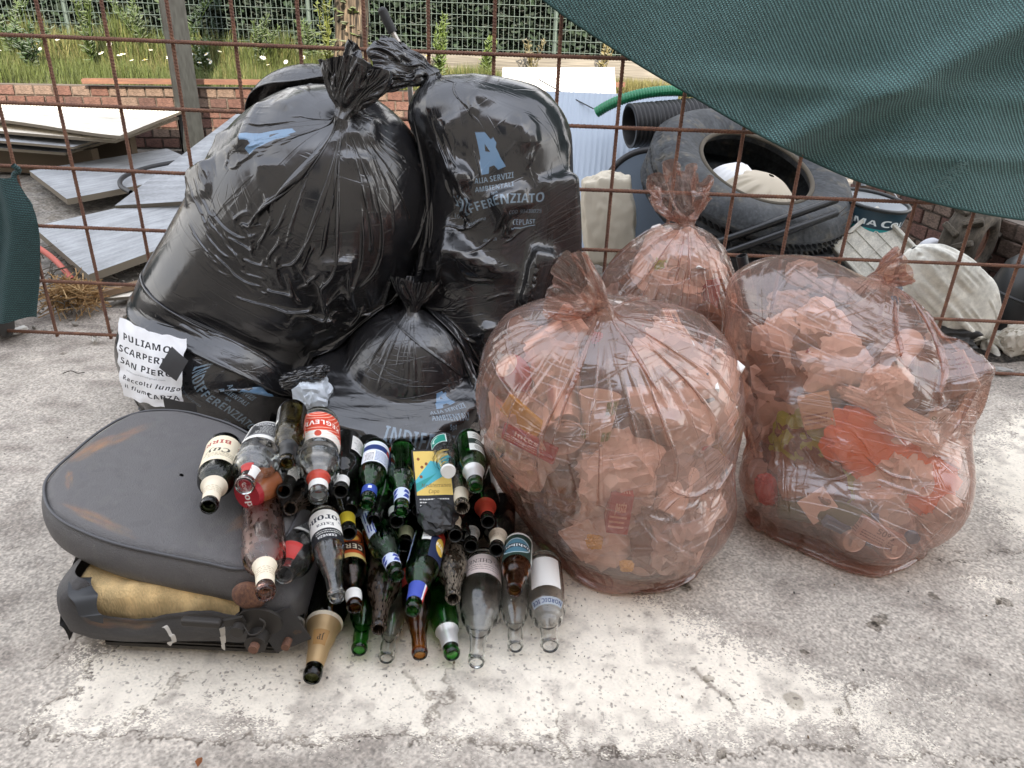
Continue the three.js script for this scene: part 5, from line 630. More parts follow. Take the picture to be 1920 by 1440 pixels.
// big worn tyre
const rubberTex = (() => { const a = pnoise(631, 24), b = pnoise(632, 120), c = pnoise(633, 300); return field(1024, 512, (u, v) => { const k = 0.175 + (a(u * 2, v) - 0.5) * 0.09 + (b(u * 2, v) - 0.5) * 0.09 + (c(u * 2, v) - 0.5) * 0.08; const m = smooth(0.5, 0.95, a(u * 2 + 0.5, v) * 0.6 + b(u, v) * 0.4); return [k + m * 0.12, k + 0.01 + m * 0.09, k + 0.02 + m * 0.04]; }); })();
{
  const t = thing('truck_tyre', 'large worn truck tyre tilted toward the mesh, holding sacks', 'tyre'); t.position.set(2.535, 0.455, -1.06); t.rotation.set(0.42, 0.05, -0.17, 'YXZ');
  const rub = std(0xffffff, 0.7, { map: rubberTex, bumpMap: rubberTex, bumpScale: 0.006 });
  const prof = [[0.272, -0.07], [0.26, -0.10], [0.285, -0.118], [0.345, -0.135], [0.41, -0.135], [0.455, -0.115], [0.482, -0.085], ...[...Array(13)].map((_, i) => [0.49, -0.075 + i * 0.0125]), [0.482, 0.085], [0.455, 0.115], [0.41, 0.135], [0.345, 0.135], [0.285, 0.118], [0.26, 0.10], [0.272, 0.07], [0.32, 0.09], [0.40, 0.10], [0.445, 0.06], [0.45, 0], [0.445, -0.06], [0.40, -0.10], [0.32, -0.09], [0.272, -0.07]];
  const g = new THREE.LatheGeometry(prof.map(p => new THREE.Vector2(p[0], p[1])), 200); warp(g, v => { const a = Math.atan2(v.z, v.x), r = Math.hypot(v.x, v.z); let k = 1; if (r > 0.478 && Math.abs(v.y) < 0.09) { const gr = Math.abs(Math.abs(v.y) - 0.03) < 0.007 || ((a * 16 + Math.abs(v.y) * 50) % 1 + 1) % 1 < 0.25; k = gr ? 0.968 : 1; } else if (r > 0.44 && Math.abs(v.y) > 0.08 && r < 0.485 && ((a * 16 + 4.5) % 1 + 1) % 1 < 0.25) k = 0.985; if (Math.abs(v.y) > 0.12) k += 0.004 * Math.sin(r * 260); k += 0.02 * fbm(v.x * 4, v.y * 4, v.z * 4, 3); v.x *= k; v.z *= k; }); mesh('carcass', toCreasedNormals(g, 0.7), rub, t);
  for (const y of [-0.12, 0.12]) mesh('bead', new THREE.TorusGeometry(0.267, 0.011, 8, 80).rotateX(PI / 2).translate(0, y * 0.9, 0), std([0.09, 0.075, 0.055], 0.95), t);
}
{ const o = single('woven_sack', softSack([0,0,0],[0.21, 0.045, 0.18],7), std([0.46, 0.40, 0.31], 0.9), 'beige sack lying inside the hole of the big tyre', 'sack'); o.position.set(2.55, 0.375, -0.98); o.rotation.set(0.42, 0.2, 3.0); o.scale.set(1.1, 0.7, 1.1); }
{ const o = single('white_sack', softSack([0,0,0],[0.13, 0.035, 0.09],9), std([0.72, 0.71, 0.70], 0.8), 'white plastic sack folded on top of the beige sack in the tyre', 'sack'); o.position.set(2.45, 0.44, -1.04); o.rotation.set(0.42, 0.4, 3.0); o.scale.set(1.1, 0.6, 1.2); }
for (const [y, z, l, dz] of [[0.36, -0.58, 'upper black rubber strip slanting under the big tyre', 0], [0.31, -0.55, 'lower black rubber strip slanting under the big tyre', 0.02]]) single('rubber_strip', tube([[2.1, y - 0.11, z + 0.05], [2.38, y - 0.02, z], [2.6, y + 0.06, z - 0.04], [2.82, y + 0.125, z - 0.12]], 0.016, 30, 6), std([0.014, 0.014, 0.015], 0.35), l, 'rubber strip');
{ const o = single('rubber_sheet', crumple(0.8, 0.25, 0.4, 12, 0.2), std([0.02, 0.02, 0.021], 0.55), 'black rubber sheeting heaped under the big tyre', 'rubber sheet'); o.position.set(2.5, 0.12, -0.8); }
{ // paint bucket
  const o = thing('paint_bucket', 'white paint bucket with dark lettered band', 'bucket'); o.position.set(3.07, 0.10, -1.02); o.rotation.set(0.10, 0, -0.10);
  const wrap = canvas(1024, 256, (c, w, h) => { fill(c, '#2c4450', w, h); c.fillStyle = '#2f9ea0'; c.fillRect(0, 168, w, 46); c.fillStyle = '#cfd6d8'; c.fillRect(0, 214, w, 42); for (const x of [256, 768]) { c.fillStyle = '#eef4f4'; c.font = 'bold 92px sans-serif'; c.textAlign = 'center'; c.fillText('R', x - 210, 140); c.font = 'bold 74px sans-serif'; c.fillText('OMA', x - 105, 140); c.font = 'bold 92px sans-serif'; c.fillText('C', x + 22, 140); c.font = 'bold 74px sans-serif'; c.fillText('OLOR', x + 145, 140); } });
  wrap.offset.x = 0.25; const wm = std([0.70, 0.72, 0.74], 0.4); mesh('pail', new THREE.LatheGeometry([[0, 0], [0.13, 0], [0.135, 0.01], [0.155, 0.33], [0.152, 0.33], [0.132, 0.015], [0, 0.01]].map(p => new THREE.Vector2(...p)), 48), wm, o); mesh('label_band', new THREE.CylinderGeometry(0.1565, 0.150, 0.12, 48, 1, true).translate(0, 0.265, 0), std(0xffffff, 0.4, { map: wrap }), o); mesh('rim', new THREE.TorusGeometry(0.157, 0.009, 10, 56).rotateX(PI / 2).translate(0, 0.332, 0), std([0.02, 0.022, 0.022], 0.4), o); mesh('handle', tube([[-0.16, 0.30, 0], [-0.12, 0.36, -0.13], [0, 0.40, -0.17], [0.12, 0.36, -0.13], [0.16, 0.30, 0]], 0.003, 30, 6), std([0.3, 0.3, 0.3], 0.4, { metalness: 0.8 }), o);
}
{ // white tray leaning on the bucket
  const o = thing('plastic_tray', 'dirty white plastic tray leaning against the paint bucket', 'tray'); o.position.set(3.08, 0.245, -0.80); const m = std(0xffffff, 0.6, { map: isoTex(640, [0.78, 0.76, 0.71], 0.16) }); o.quaternion.setFromEuler(new THREE.Euler(0.95, 0.12, 0.0)).multiply(new THREE.Quaternion().setFromAxisAngle(up0, 0.62));
  mesh('base', box(0.27, 0.006, 0.27, 0, 0, 0, 0.002), m, o); for (const [w, d, x, z] of [[0.29, 0.018, 0, 0.138], [0.29, 0.018, 0, -0.138], [0.018, 0.258, 0.138, 0], [0.018, 0.258, -0.138, 0]]) mesh('rim', box(w, 0.028, d, x, 0.008, z, 0.006), m, o); for (let k = -1; k <= 1; k++) { mesh('rib', box(0.25, 0.005, 0.004, 0, 0.0055, k * 0.065), m, o); mesh('rib', box(0.004, 0.0046, 0.25, k * 0.065, 0.0052, 0), m, o); }
}
{ const o = thing('castor_wheel', 'small white castor wheel beside the lugged tyre', 'wheel'); o.position.set(3.47, 0.17, -1.08); o.rotation.set(0.1, 0.35, 0); mesh('tread', new THREE.LatheGeometry([[0.035, -0.03], [0.06, -0.032], [0.072, -0.015], [0.072, 0.015], [0.06, 0.032], [0.035, 0.03]].map(p => new THREE.Vector2(...p)), 32).rotateX(PI / 2), std([0.62, 0.62, 0.64], 0.45), o); mesh('hub', new THREE.CylinderGeometry(0.037, 0.037, 0.03, 24).rotateX(PI / 2), std([0.05, 0.05, 0.05], 0.6), o); }
{ // small lugged tyre
  const o = thing('lugged_tyre', 'small mud caked lugged tyre with rusty rim', 'tyre'); o.position.set(3.62, 0.24, -1.05); o.rotation.set(0.05, 0.75, -0.12, 'YXZ'); const mud = std(0xffffff, 0.95, { map: isoTex(650, [0.33, 0.30, 0.26], 0.4) });
  mesh('carcass', warp(new THREE.TorusGeometry(0.125, 0.062, 22, 90).scale(1, 1, 1.35), v => { const k = 1 + 0.06 * fbm(v.x * 12, v.y * 12, v.z * 12, 3); v.multiplyScalar(k); }), mud, o);
  for (let i = 0; i < 11; i++) for (const s of [-1, 1]) { const a = (i + (s > 0 ? 0.5 : 0)) / 11 * TAU, l = mesh('lug', box(0.045, 0.03, 0.085, 0, 0, 0, 0.008), mud, o); l.position.set(Math.cos(a) * 0.185, Math.sin(a) * 0.185, s * 0.036); l.rotation.set(s * 0.0, 0, a); l.rotateX(s * 0.5); }
  mesh('rim', new THREE.CylinderGeometry(0.075, 0.085, 0.10, 32).rotateX(PI / 2), rustM, o); mesh('rim_lip', new THREE.TorusGeometry(0.082, 0.008, 8, 40).translate(0, 0, 0.05), rustM, o);
}
const sackW = std(0xffffff, 0.85, { map: isoTex(660, [0.86, 0.85, 0.81], 0.12) });
{ const o = single('woven_sack', softSack([0, 0, 0], [0.125, 0.16, 0.1], 21, 1.3, 0.3), sackW, 'dirty white woven sack slumped against the mesh, right side', 'sack'); o.position.set(3.24, 0.175, -0.31); o.rotation.set(-0.15, 0.2, -2.2); }
{ const o = single('paper_wad', wadGeo(0.15, 0.12, 0.09, 23), std([0.62, 0.58, 0.50], 0.85), 'crushed beige packaging at the bottom of the woven sack', 'packaging'); o.position.set(3.47, 0.07, -0.25); o.rotation.set(0, 0, 0.5); }
{ const o = single('polystyrene_scrap', wadGeo(0.17, 0.1, 0.09, 25, 6), std([0.76, 0.76, 0.75], 0.8), 'white corrugated packaging scrap left of the woven sack', 'packaging'); o.position.set(3.06, 0.19, -0.33); o.rotation.set(0, 0.3, 0.4); }
{ const o = single('plastic_film', wadGeo(0.34, 0.12, 0.2, 27, 9), phys([0.55, 0.57, 0.58], 0.35), 'grey plastic film crumpled under the white tray', 'plastic film'); o.position.set(2.92, 0.12, -0.55); }
{ const o = single('plastic_film', wadGeo(0.12, 0.1, 0.1, 28), phys([0.72, 0.74, 0.75], 0.35), 'small white film wad behind the slumped pink bag', 'plastic film'); o.position.set(2.66, 0.22, -0.5); }
{ const o = thing('flat_pouch', 'dark grey pouch with a yellow patch beside the tray', 'pouch'); o.position.set(3.22, 0.13, -0.55); o.rotation.set(0.5, 0.1, 0.3); mesh('cover', crumple(0.22, 0.05, 0.14, 29, 0.15), std([0.10, 0.10, 0.105], 0.5), o); mesh('patch', new THREE.CircleGeometry(0.03, 20).rotateX(-PI / 2).scale(1.4, 1, 0.7).translate(0.03, 0.037, 0), std([0.4, 0.30, 0.03], 0.6), o); }
{ const o = thing('black_drum', 'black plastic drum at the right edge behind the mesh', 'drum'); o.position.set(3.56, 0.0, -0.42); o.rotation.z = -0.18; mesh('shell', new THREE.LatheGeometry([[0, 0], [0.15, 0], [0.17, 0.02], [0.175, 0.2], [0.16, 0.29], [0.12, 0.34], [0, 0.35]].map(p => new THREE.Vector2(...p)), 48), std([0.017, 0.018, 0.02], 0.35), o); mesh('band', new THREE.TorusGeometry(0.176, 0.006, 8, 60).rotateX(PI / 2).translate(0, 0.18, 0), std([0.03, 0.03, 0.032], 0.4), o); }
{ const o = single('rubber_sheet', crumple(0.3, 0.12, 0.2, 31, 0.35), std([0.025, 0.025, 0.025], 0.6), 'black rubber scrap under the woven sack', 'rubber sheet'); o.position.set(3.12, 0.06, -0.28); }
for (const [x, y, z, ry, l] of [[3.86, 0.36, -0.75, 0.3, 'loose red brick on the wall end, upper'], [3.9, 0.28, -0.62, 0.1, 'loose red brick on the wall end, lower'], [3.75, 0.36, -1.2, 0.9, 'loose red brick on the wall behind the lugged tyre']]) { const o = single('loose_brick', new RoundedBoxGeometry(0.24, 0.06, 0.12, 2, 0.004), brickM[2], l, 'brick'); o.position.set(x, y, z); o.rotation.y = ry; }
{ const r = rng(670), o = []; for (let i = 0; i < 26; i++) { const a = r() * TAU; o.push(tube([[2.72 + (r() - .5) * .1, 0.10, -0.72], [2.80 + (r() - .5) * .08, 0.26 + r() * 0.1, -0.75 + (r() - .5) * .08], [2.9 + (r() - .5) * .12, 0.30 + r() * 0.14, -0.8 + (r() - .5) * .1]], 0.0022, 10, 4)); } const t = single('wire_tangle', mergeGeometries(o), std([0.10, 0.085, 0.07], 0.8), 'tangle of dry stems and wire left of the paint bucket', 'wire'); t.userData.kind = 'stuff'; }
single('grey_pipe_bend', tube([[3.06, 0.50, -1.22], [3.08, 0.54, -1.2], [3.11, 0.53, -1.18], [3.12, 0.46, -1.17]], 0.012, 16, 8), std([0.4, 0.43, 0.46], 0.4), 'grey plastic pipe bend above the paint bucket', 'pipe');
// scraps and stones on the earth
{ const r = rng(680), pm = [std([0.62, 0.60, 0.55], 0.85), std([0.5, 0.45, 0.37], 0.9), std([0.3, 0.29, 0.27], 0.9)];
  const stones = []; const base = new THREE.IcosahedronGeometry(1, 1); for (let i = 0; i < 700; i++) { const left = r() < 0.35, x = left ? -0.6 + r() * 1.2 : 2.2 + r() * 1.8, z = left ? -0.06 - r() * 1.0 : -0.03 - r() * 1.2, s = 0.003 + r() * r() * 0.012; stones.push(xf(base, [x, s * 0.3, z], [r() * 3, r() * 3, r() * 3], [s, s * 0.6, s * (0.6 + r() * 0.6)])); } const st = single('rubble', mergeGeometries(stones), std([0.26, 0.24, 0.21], 1), 'loose pebbles and crumbs on the earth behind the mesh', 'rubble'); st.userData.kind = 'stuff';
  const put = (x, z, w, d, seed, m, l) => { const o = single('paper_scrap', wadGeo(w, 0.022, d, seed, 4, 0.7), pm[m], l, 'paper scrap'); o.position.set(x, 0.014, z); o.rotation.y = seed; };
  put(-0.445, -0.03, 0.05, 0.03, 41, 0, 'white paper scrap under the small left cloth'); put(-0.37, -0.045, 0.06, 0.025, 42, 0, 'white paper scrap right of the dark log'); put(-0.06, 0.0, 0.04, 0.02, 43, 0, 'white paper scrap at the foot of the mesh beside the straw'); put(-0.02, -0.25, 0.03, 0.02, 44, 0, 'tiny paper scrap behind the mesh, left of the black bags'); put(3.02, -0.1, 0.07, 0.03, 45, 0, 'pale scrap on the earth below the woven sack'); put(3.12, -0.03, 0.05, 0.025, 46, 1, 'beige scrap beside the slumped pink bag behind the mesh'); put(3.3, -0.06, 0.10, 0.03, 47, 2, 'flat grey scrap at the foot of the mesh, right'); put(3.42, -0.02, 0.04, 0.02, 48, 0, 'tiny white scrap at the foot of the mesh, far right'); put(3.22, -0.16, 0.08, 0.03, 49, 1, 'folded beige cardboard scrap under the woven sack');
}
{ const tw = [[0.72, 1.565, 0.05, .6], [0.81, 1.60, 0.03, 1.1], [1.06, 1.53, 0.02, 2.2]]; single('twig', tube([[-0.02, 0.004, 0.28], [0.0, 0.008, 0.265], [0.03, 0.005, 0.275], [0.05, 0.007, 0.27]], 0.0018, 12, 5), std([0.05, 0.04, 0.03], 0.9), 'short dark twig on the concrete left of the bags', 'twig'); const l = single('leaf', leafGeo(0.018, 0.006).rotateX(-1.4), std([0.25, 0.09, 0.03], 0.8), 'tiny dry brown leaf on the foreground concrete', 'leaf'); l.position.set(1.02, 0.003, 1.695); }
// ---------------------------------------------------------------- the metal handle behind the tall bag
{ const o = thing('crutch_handle', 'bent metal tube with black rubber grip poking up behind the tall bag', 'handle'); const steel = std([0.55, 0.52, 0.48], 0.35, { metalness: 0.8 }); mesh('tube', tube([[1.115, 1.085, 0.155], [1.133, 1.055, 0.156], [1.148, 1.03, 0.157], [1.158, 1.0, 0.158], [1.165, 0.9, 0.155], [1.18, 0.5, 0.12], [1.2, 0.02, 0.07]], 0.008, 40, 10), steel, o); mesh('grip', merge([tube([[1.090, 1.135, 0.15], [1.103, 1.11, 0.153], [1.118, 1.082, 0.155]], 0.0135, 16, 12), xf(new THREE.SphereGeometry(0.0135, 12, 8), [1.090, 1.135, 0.15])]), std([0.015, 0.015, 0.016], 0.55), o); }

{ const r = rng(690); const items = [['white crushed plastic tub behind the slumped pink bag', 2.62, 0.10, -0.45, 0.16, [0.7, 0.7, 0.69]], ['grey crushed packaging below the tray', 3.0, 0.05, -0.42, 0.15, [0.4, 0.41, 0.42]], ['black crushed tray under the wire tangle', 2.78, 0.06, -0.5, 0.2, [0.03, 0.03, 0.03]], ['brown paper bag under the castor wheel', 3.38, 0.06, -0.85, 0.18, [0.3, 0.24, 0.17]], ['dirty white film beside the black drum', 3.34, 0.05, -0.62, 0.2, [0.6, 0.6, 0.58]], ['pale crushed carton left of the woven sack', 3.12, 0.10, -0.42, 0.12, [0.55, 0.53, 0.5]]]; items.forEach(([l, x, y, z, s, c], i) => { const o = single('crushed_packaging', wadGeo(s, s * 0.7, s * 0.8, 300 + i, 6, 0.6), std(c, 0.7), l, 'packaging'); o.position.set(x, y, z); o.rotation.set(0, r() * 6, (r() - 0.5)); }); }

{ // grit, crumbs of glass and flakes lying on the pavement
  const r = rng(695), base = new THREE.IcosahedronGeometry(1, 0), gs = [[], [], []];
  for (let i = 0; i < 1500; i++) { const near = r() < 0.45, x = near ? 1.0 + r() * 1.7 : -0.4 + r() * 3.4, z = near ? 1.15 + r() * 0.5 : 0.1 + r() * 1.65, s = 0.0008 + r() * r() * r() * 0.0028; gs[Math.floor(r() * 3)].push(xf(base, [x, s * 0.35 + 0.0005, z], [r() * 3, r() * 3, r() * 3], [s, s * (0.4 + r() * 0.4), s * (0.6 + r() * 0.8)])); }
  const g = thing('grit', 'fine grit and flakes scattered over the concrete', 'grit'); gs.forEach((a, k) => { const m = mesh(['dark_grit', 'pale_grit', 'brown_grit'][k], mergeGeometries(a), std([[0.09, 0.085, 0.08], [0.5, 0.47, 0.42], [0.2, 0.15, 0.1]][k], 0.95), g); m.userData.kind = 'stuff'; }); g.userData.kind = 'stuff';
}
// ---------------------------------------------------------------- green shade netting
const net = (() => { const W = 256; const a = pnoise(701, 64); const n = a; const map = field(W, W, (u, v) => { const st = Math.abs(((u * 10 + Math.sin(v * TAU * 12) * 0.10) % 1) - 0.5) * 2, kn = 0.5 + 0.5 * Math.sin(v * TAU * 14 + Math.floor(u * 10) * 2.1), k = 0.30 + 0.55 * (1 - st) * (0.55 + 0.45 * kn) + (n(u, v) - 0.5) * 0.25; return [0.46 * k + 0.075, 0.66 * k + 0.095, 0.645 * k + 0.10]; }); const bump = field(W, W, (u, v) => { const st = Math.abs(((u * 10) % 1) - 0.5) * 2; return (1 - st) * (0.6 + 0.4 * Math.sin(v * TAU * 14)); }, false); return { map, bump }; })();
const netMat = phys(0xffffff, 0.75, { map: net.map, bumpMap: net.bump, bumpScale: 0.004, transmission: 0.10, thickness: 0 });
function cloth(o, pos, nu, nv, uvScale, rot, name, mat) { const P = [], uv = [], idx = [], c = Math.cos(rot), s = Math.sin(rot); for (let j = 0; j <= nv; j++) for (let i = 0; i <= nu; i++) { const p = pos(i / nu, j / nv); P.push(p.x, p.y, p.z); uv.push((p.x * c + p.y * s) / uvScale, (-p.x * s + p.y * c) / uvScale); } for (let j = 0; j < nv; j++) for (let i = 0; i < nu; i++) { const a = j * (nu + 1) + i, b = a + nu + 1; idx.push(a, a + 1, b, b, a + 1, b + 1); } const g = new THREE.BufferGeometry(); g.setAttribute('position', new THREE.Float32BufferAttribute(P, 3)); g.setAttribute('uv', new THREE.Float32BufferAttribute(uv, 2)); g.setIndex(idx); g.computeVertexNormals(); return mesh(name, g, mat, o); }
{
  const o = thing('shade_netting', 'large green shade net hanging across the top right', 'netting');
  const hem = new THREE.CatmullRomCurve3([[1.30, 1.36], [1.546, 1.181], [1.788, 1.045], [2.003, 0.94], [2.253, 0.823], [2.565, 0.703], [2.836, 0.643], [3.144, 0.597], [3.6, 0.55]].map(p => V(p[0], p[1], 0.03)));
  const f = (u, v) => { const h = hem.getPointAt(u), tx = lerp(1.75, 4.2, u), x = lerp(h.x, tx, v), y = lerp(h.y, 1.75, v); const w = x * 0.92 + y * 0.55, k = x - 2.55 - (y - 0.95) * 1.7; let z = 0.05 + 0.05 * v + 0.014 * Math.sin(w * 9 + 2 * fbm(x, y, 1, 2)) * (1 - v * 0.4) + 0.035 * fbm(x * 2.2, y * 2.2, 4, 3) + 0.006 * fbm(x * 9, y * 9, 6, 2); z += 0.05 * Math.exp(-((k) ** 2) / 0.010) - 0.035 * Math.exp(-((k - 0.22) ** 2) / 0.02) + 0.02 * Math.exp(-((y - 0.98 + (x - 2.2) * 0.02) ** 2) / 0.0012) * smooth(1.9, 2.2, x) + 0.02 * Math.exp(-((y - 0.79) ** 2) / 0.0009) * smooth(2.3, 2.7, x); return V(x, y, z); };
  const c = cloth(o, f, 170, 90, 0.088, 0.62, 'net', netMat);
  const pts = []; for (let i = 0; i <= 80; i++) pts.push(f(i / 80, 0)); mesh('hem', tube(pts, 0.0045, 260, 6), std([0.02, 0.06, 0.055], 0.8), o);
  const r = rng(710), fr = []; for (let i = 0; i < 26; i++) { const t = i / 25, a = V(2.79 + t * 0.06, 0.69 + t * 0.09, 0.085), b = a.clone().add(V(0.03 - 0.05 * (r() - 0.5), 0.02 - r() * 0.035, 0.012 + r() * 0.012)); fr.push(tube([a, a.clone().lerp(b, 0.5).add(V(0, 0.006, 0.008)), b], 0.0011, 6, 4)); } mesh('frayed_threads', mergeGeometries(fr), std([0.12, 0.2, 0.19], 0.8), o);
}
{
  const o = thing('shade_netting', 'small dark green net bunched on the mesh at the left edge', 'netting');
  const L = [[-0.60, 0.62], [-0.62, 0.4], [-0.64, 0.25], [-0.62, 0.1]], Rr = [[-0.18, 0.60], [-0.15, 0.47], [-0.19, 0.27], [-0.235, 0.10]]; const lc = new THREE.CatmullRomCurve3(L.map(p => V(p[0], p[1], 0))), rc = new THREE.CatmullRomCurve3(Rr.map(p => V(p[0], p[1], 0)));
  const darkNet = phys([0.38, 0.44, 0.46], 0.8, { map: net.map, bumpMap: net.bump, bumpScale: 0.002, transmission: 0.1, thickness: 0 });
  cloth(o, (u, v) => { const a = lc.getPoint(v), b = rc.getPoint(v), p = a.lerp(b, u); p.z = 0.035 + 0.045 * Math.sin(u * PI) * (0.4 + v) + 0.022 * Math.sin(u * 22 + v * 3) * (1 - 0.3 * v) + 0.01 * fbm(p.x * 8, p.y * 8, 2, 3); if (v > 0.85) p.y += 0.03 * Math.sin(u * 7) * (v - 0.85) / 0.15 * (1 - u); return p; }, 90, 60, 0.075, 1.2, 'net', darkNet);
  mesh('tied_corner', tube([[-0.19, 0.585, 0.03], [-0.185, 0.61, 0.025], [-0.17, 0.62, 0.02], [-0.18, 0.64, 0.03]], 0.009, 12, 7), darkNet, o); mesh('tied_fold', tube([[-0.2, 0.55, 0.03], [-0.17, 0.53, 0.025], [-0.16, 0.50, 0.02]], 0.008, 10, 7), darkNet, o);
}
// ---------------------------------------------------------------- what the pink bags hold
const cont = { white: std([0.86, 0.85, 0.83], 0.7), pale: std([0.70, 0.68, 0.65], 0.75), foam: std([0.82, 0.80, 0.77], 0.9), grey: std([0.5, 0.5, 0.5], 0.6), alu: std([0.75, 0.74, 0.73], 0.3, { metalness: 0.8 }), orange: std([0.88, 0.24, 0.03], 0.55), green: std([0.40, 0.62, 0.04], 0.6), red: std([0.55, 0.03, 0.025], 0.5), yellow: std([0.70, 0.52, 0.02], 0.6), blue: std([0.05, 0.14, 0.30], 0.5), brown: std([0.22, 0.13, 0.07], 0.8), dark: std([0.05, 0.045, 0.04], 0.7), clear: phys([0.9, 0.92, 0.92], 0.15, { transmission: 0.8, thickness: 0 }) };
const cg = [...Array(7)].map((_, i) => wadGeo(1, 0.8, 0.7, 50 + i * 3, 5 + i % 3, 0.55));
const inside = []; let inBag = null; const keep = o => { if (inBag) inside.push([inBag, o]); return o; };
function tuck() { scene.updateMatrixWorld(true); const v = V(), out = [0, 0, 0]; for (const [key, o] of inside) { const b = BD[key], pts = []; o.updateMatrixWorld(true); o.traverse(m => { if (!m.isMesh) return; const p = m.geometry.attributes.position, st = Math.max(1, Math.floor(p.count / 120)); for (let i = 0; i < p.count; i += st) pts.push(v.fromBufferAttribute(p, i).applyMatrix4(m.matrixWorld).sub(o.position).clone()); }); for (let it = 0; it < 40; it++) { let mx = -1, wx = 0, wy = 0, wz = 0; for (const p of pts) { const x = o.position.x + p.x, y = o.position.y + p.y, z = o.position.z + p.z, d = Math.max(b.at(x, y, z, out), 0.012 - y); if (d > mx) { mx = d; if (0.012 - y >= d) { wx = 0; wy = -1; wz = 0; } else { wx = out[0]; wy = out[1]; wz = out[2]; } } } if (mx < -0.003) break; const k = Math.min(mx + 0.006, 0.03); o.position.x -= wx * k; o.position.y -= wy * k; o.position.z -= wz * k; } } }
function wad(bag, x, y, z, s, m, k, label, rot = [0, 0, 0], sc = [1, 1, 1]) { const o = single('crumpled_wrapper', cg[k % 7], typeof m === 'string' ? cont[m] : m, label, 'wrapper', 'wrappers inside the ' + bag); o.position.set(x, y, z); o.scale.set(s * sc[0], s * sc[1], s * sc[2]); o.rotation.set(...rot); return keep(o); }
function can(x, y, z, dir, m, label, h = 0.115) { const o = thing('drink_can', label, 'can', 'cans inside the pink bags'); o.position.set(x, y, z); o.quaternion.setFromUnitVectors(up0, V(...dir).normalize()); mesh('shell', new THREE.LatheGeometry([[0.024, 0.001], [0.026, 0.0], [0.033, 0.012], [0.033, h - 0.016], [0.027, h]].map(p => new THREE.Vector2(...p)), 32), m, o); mesh('lid', new THREE.LatheGeometry([[0.0001, h - 0.005], [0.023, h - 0.005], [0.025, h + 0.002], [0.0275, h]].map(p => new THREE.Vector2(...p)), 32), cont.alu, o); mesh('bottom', new THREE.LatheGeometry([[0.0001, 0.008], [0.018, 0.004], [0.024, 0.001]].map(p => new THREE.Vector2(...p)), 32), cont.alu, o); mesh('pull_tab', box(0.012, 0.002, 0.02, 0, h, 0.004, 0.0008), cont.alu, o); return keep(o); }
function cup(x, y, z, dir, m, label, r = 0.04, h = 0.09) { const o = thing('plastic_cup', label, 'cup', 'cups inside the pink bags'); o.position.set(x, y, z); o.quaternion.setFromUnitVectors(up0, V(...dir).normalize()); mesh('wall', new THREE.LatheGeometry([[0.0001, 0.002], [r * 0.75, 0], [r, h], [r + 0.003, h], [r + 0.003, h + 0.003], [r - 0.001, h + 0.003], [r * 0.74, 0.004]].map(p => new THREE.Vector2(...p)), 36), m, o); return keep(o); }
function carton(x, y, z, size, rot, m, label) { const o = single('printed_packet', new RoundedBoxGeometry(...size, 2, 0.003), m, label, 'packet', 'packets inside the pink bags'); o.position.set(x, y, z); o.rotation.set(...rot); return keep(o); }
function pet(x, y, z, dir, label, m = cont.clear, L = 0.22, r = 0.032) { const o = thing('plastic_bottle', label, 'plastic bottle', 'plastic bottles inside the pink bags'); o.position.set(x, y, z); o.quaternion.setFromUnitVectors(up0, V(...dir).normalize()); const pts = [[0.0001, 0], [r * 0.8, 0.001]]; for (let i = 0; i <= 12; i++) pts.push([r * (1 - 0.06 * (i % 2)), L * (0.04 + 0.05 * i)]); pts.push([r * 0.7, L * 0.8], [0.013, L * 0.9], [0.012, L * 0.96]); mesh('body', new THREE.LatheGeometry(pts.map(p => new THREE.Vector2(...p)), 28), m, o); mesh('cap', new THREE.CylinderGeometry(0.0145, 0.0145, 0.016, 18).translate(0, L * 0.97, 0), cont.blue, o); return keep(o); }
const printed = (bg, fg, seed, txt, tc = '#ffffff') => paper(256, 128, (c, w, h) => { fill(c, bg, w, h); lines(c, 12, 70, 220, 3, 16, fg, seed); if (txt) word(c, txt, 128, 56, 50, tc); });
const pkt = [['#d9d2c4', '#8a6a4a', 'BIO', '#5b7a2e'], ['#c9c4c8', '#5a5a6a', '', ''], ['#e6dfd2', '#b04a3a', 'latte', '#2a4a8a'], ['#a83a30', '#f0e0d0', 'pasta', '#f6ead8'], ['#e2c65a', '#5a4a2a', 'mais', '#7a2a1a'], ['#cfd8de', '#3a5a7a', 'acqua', '#2a5a9a']].map((p, i) => printed(p[0], p[1], 90 + i, p[2], p[3]));
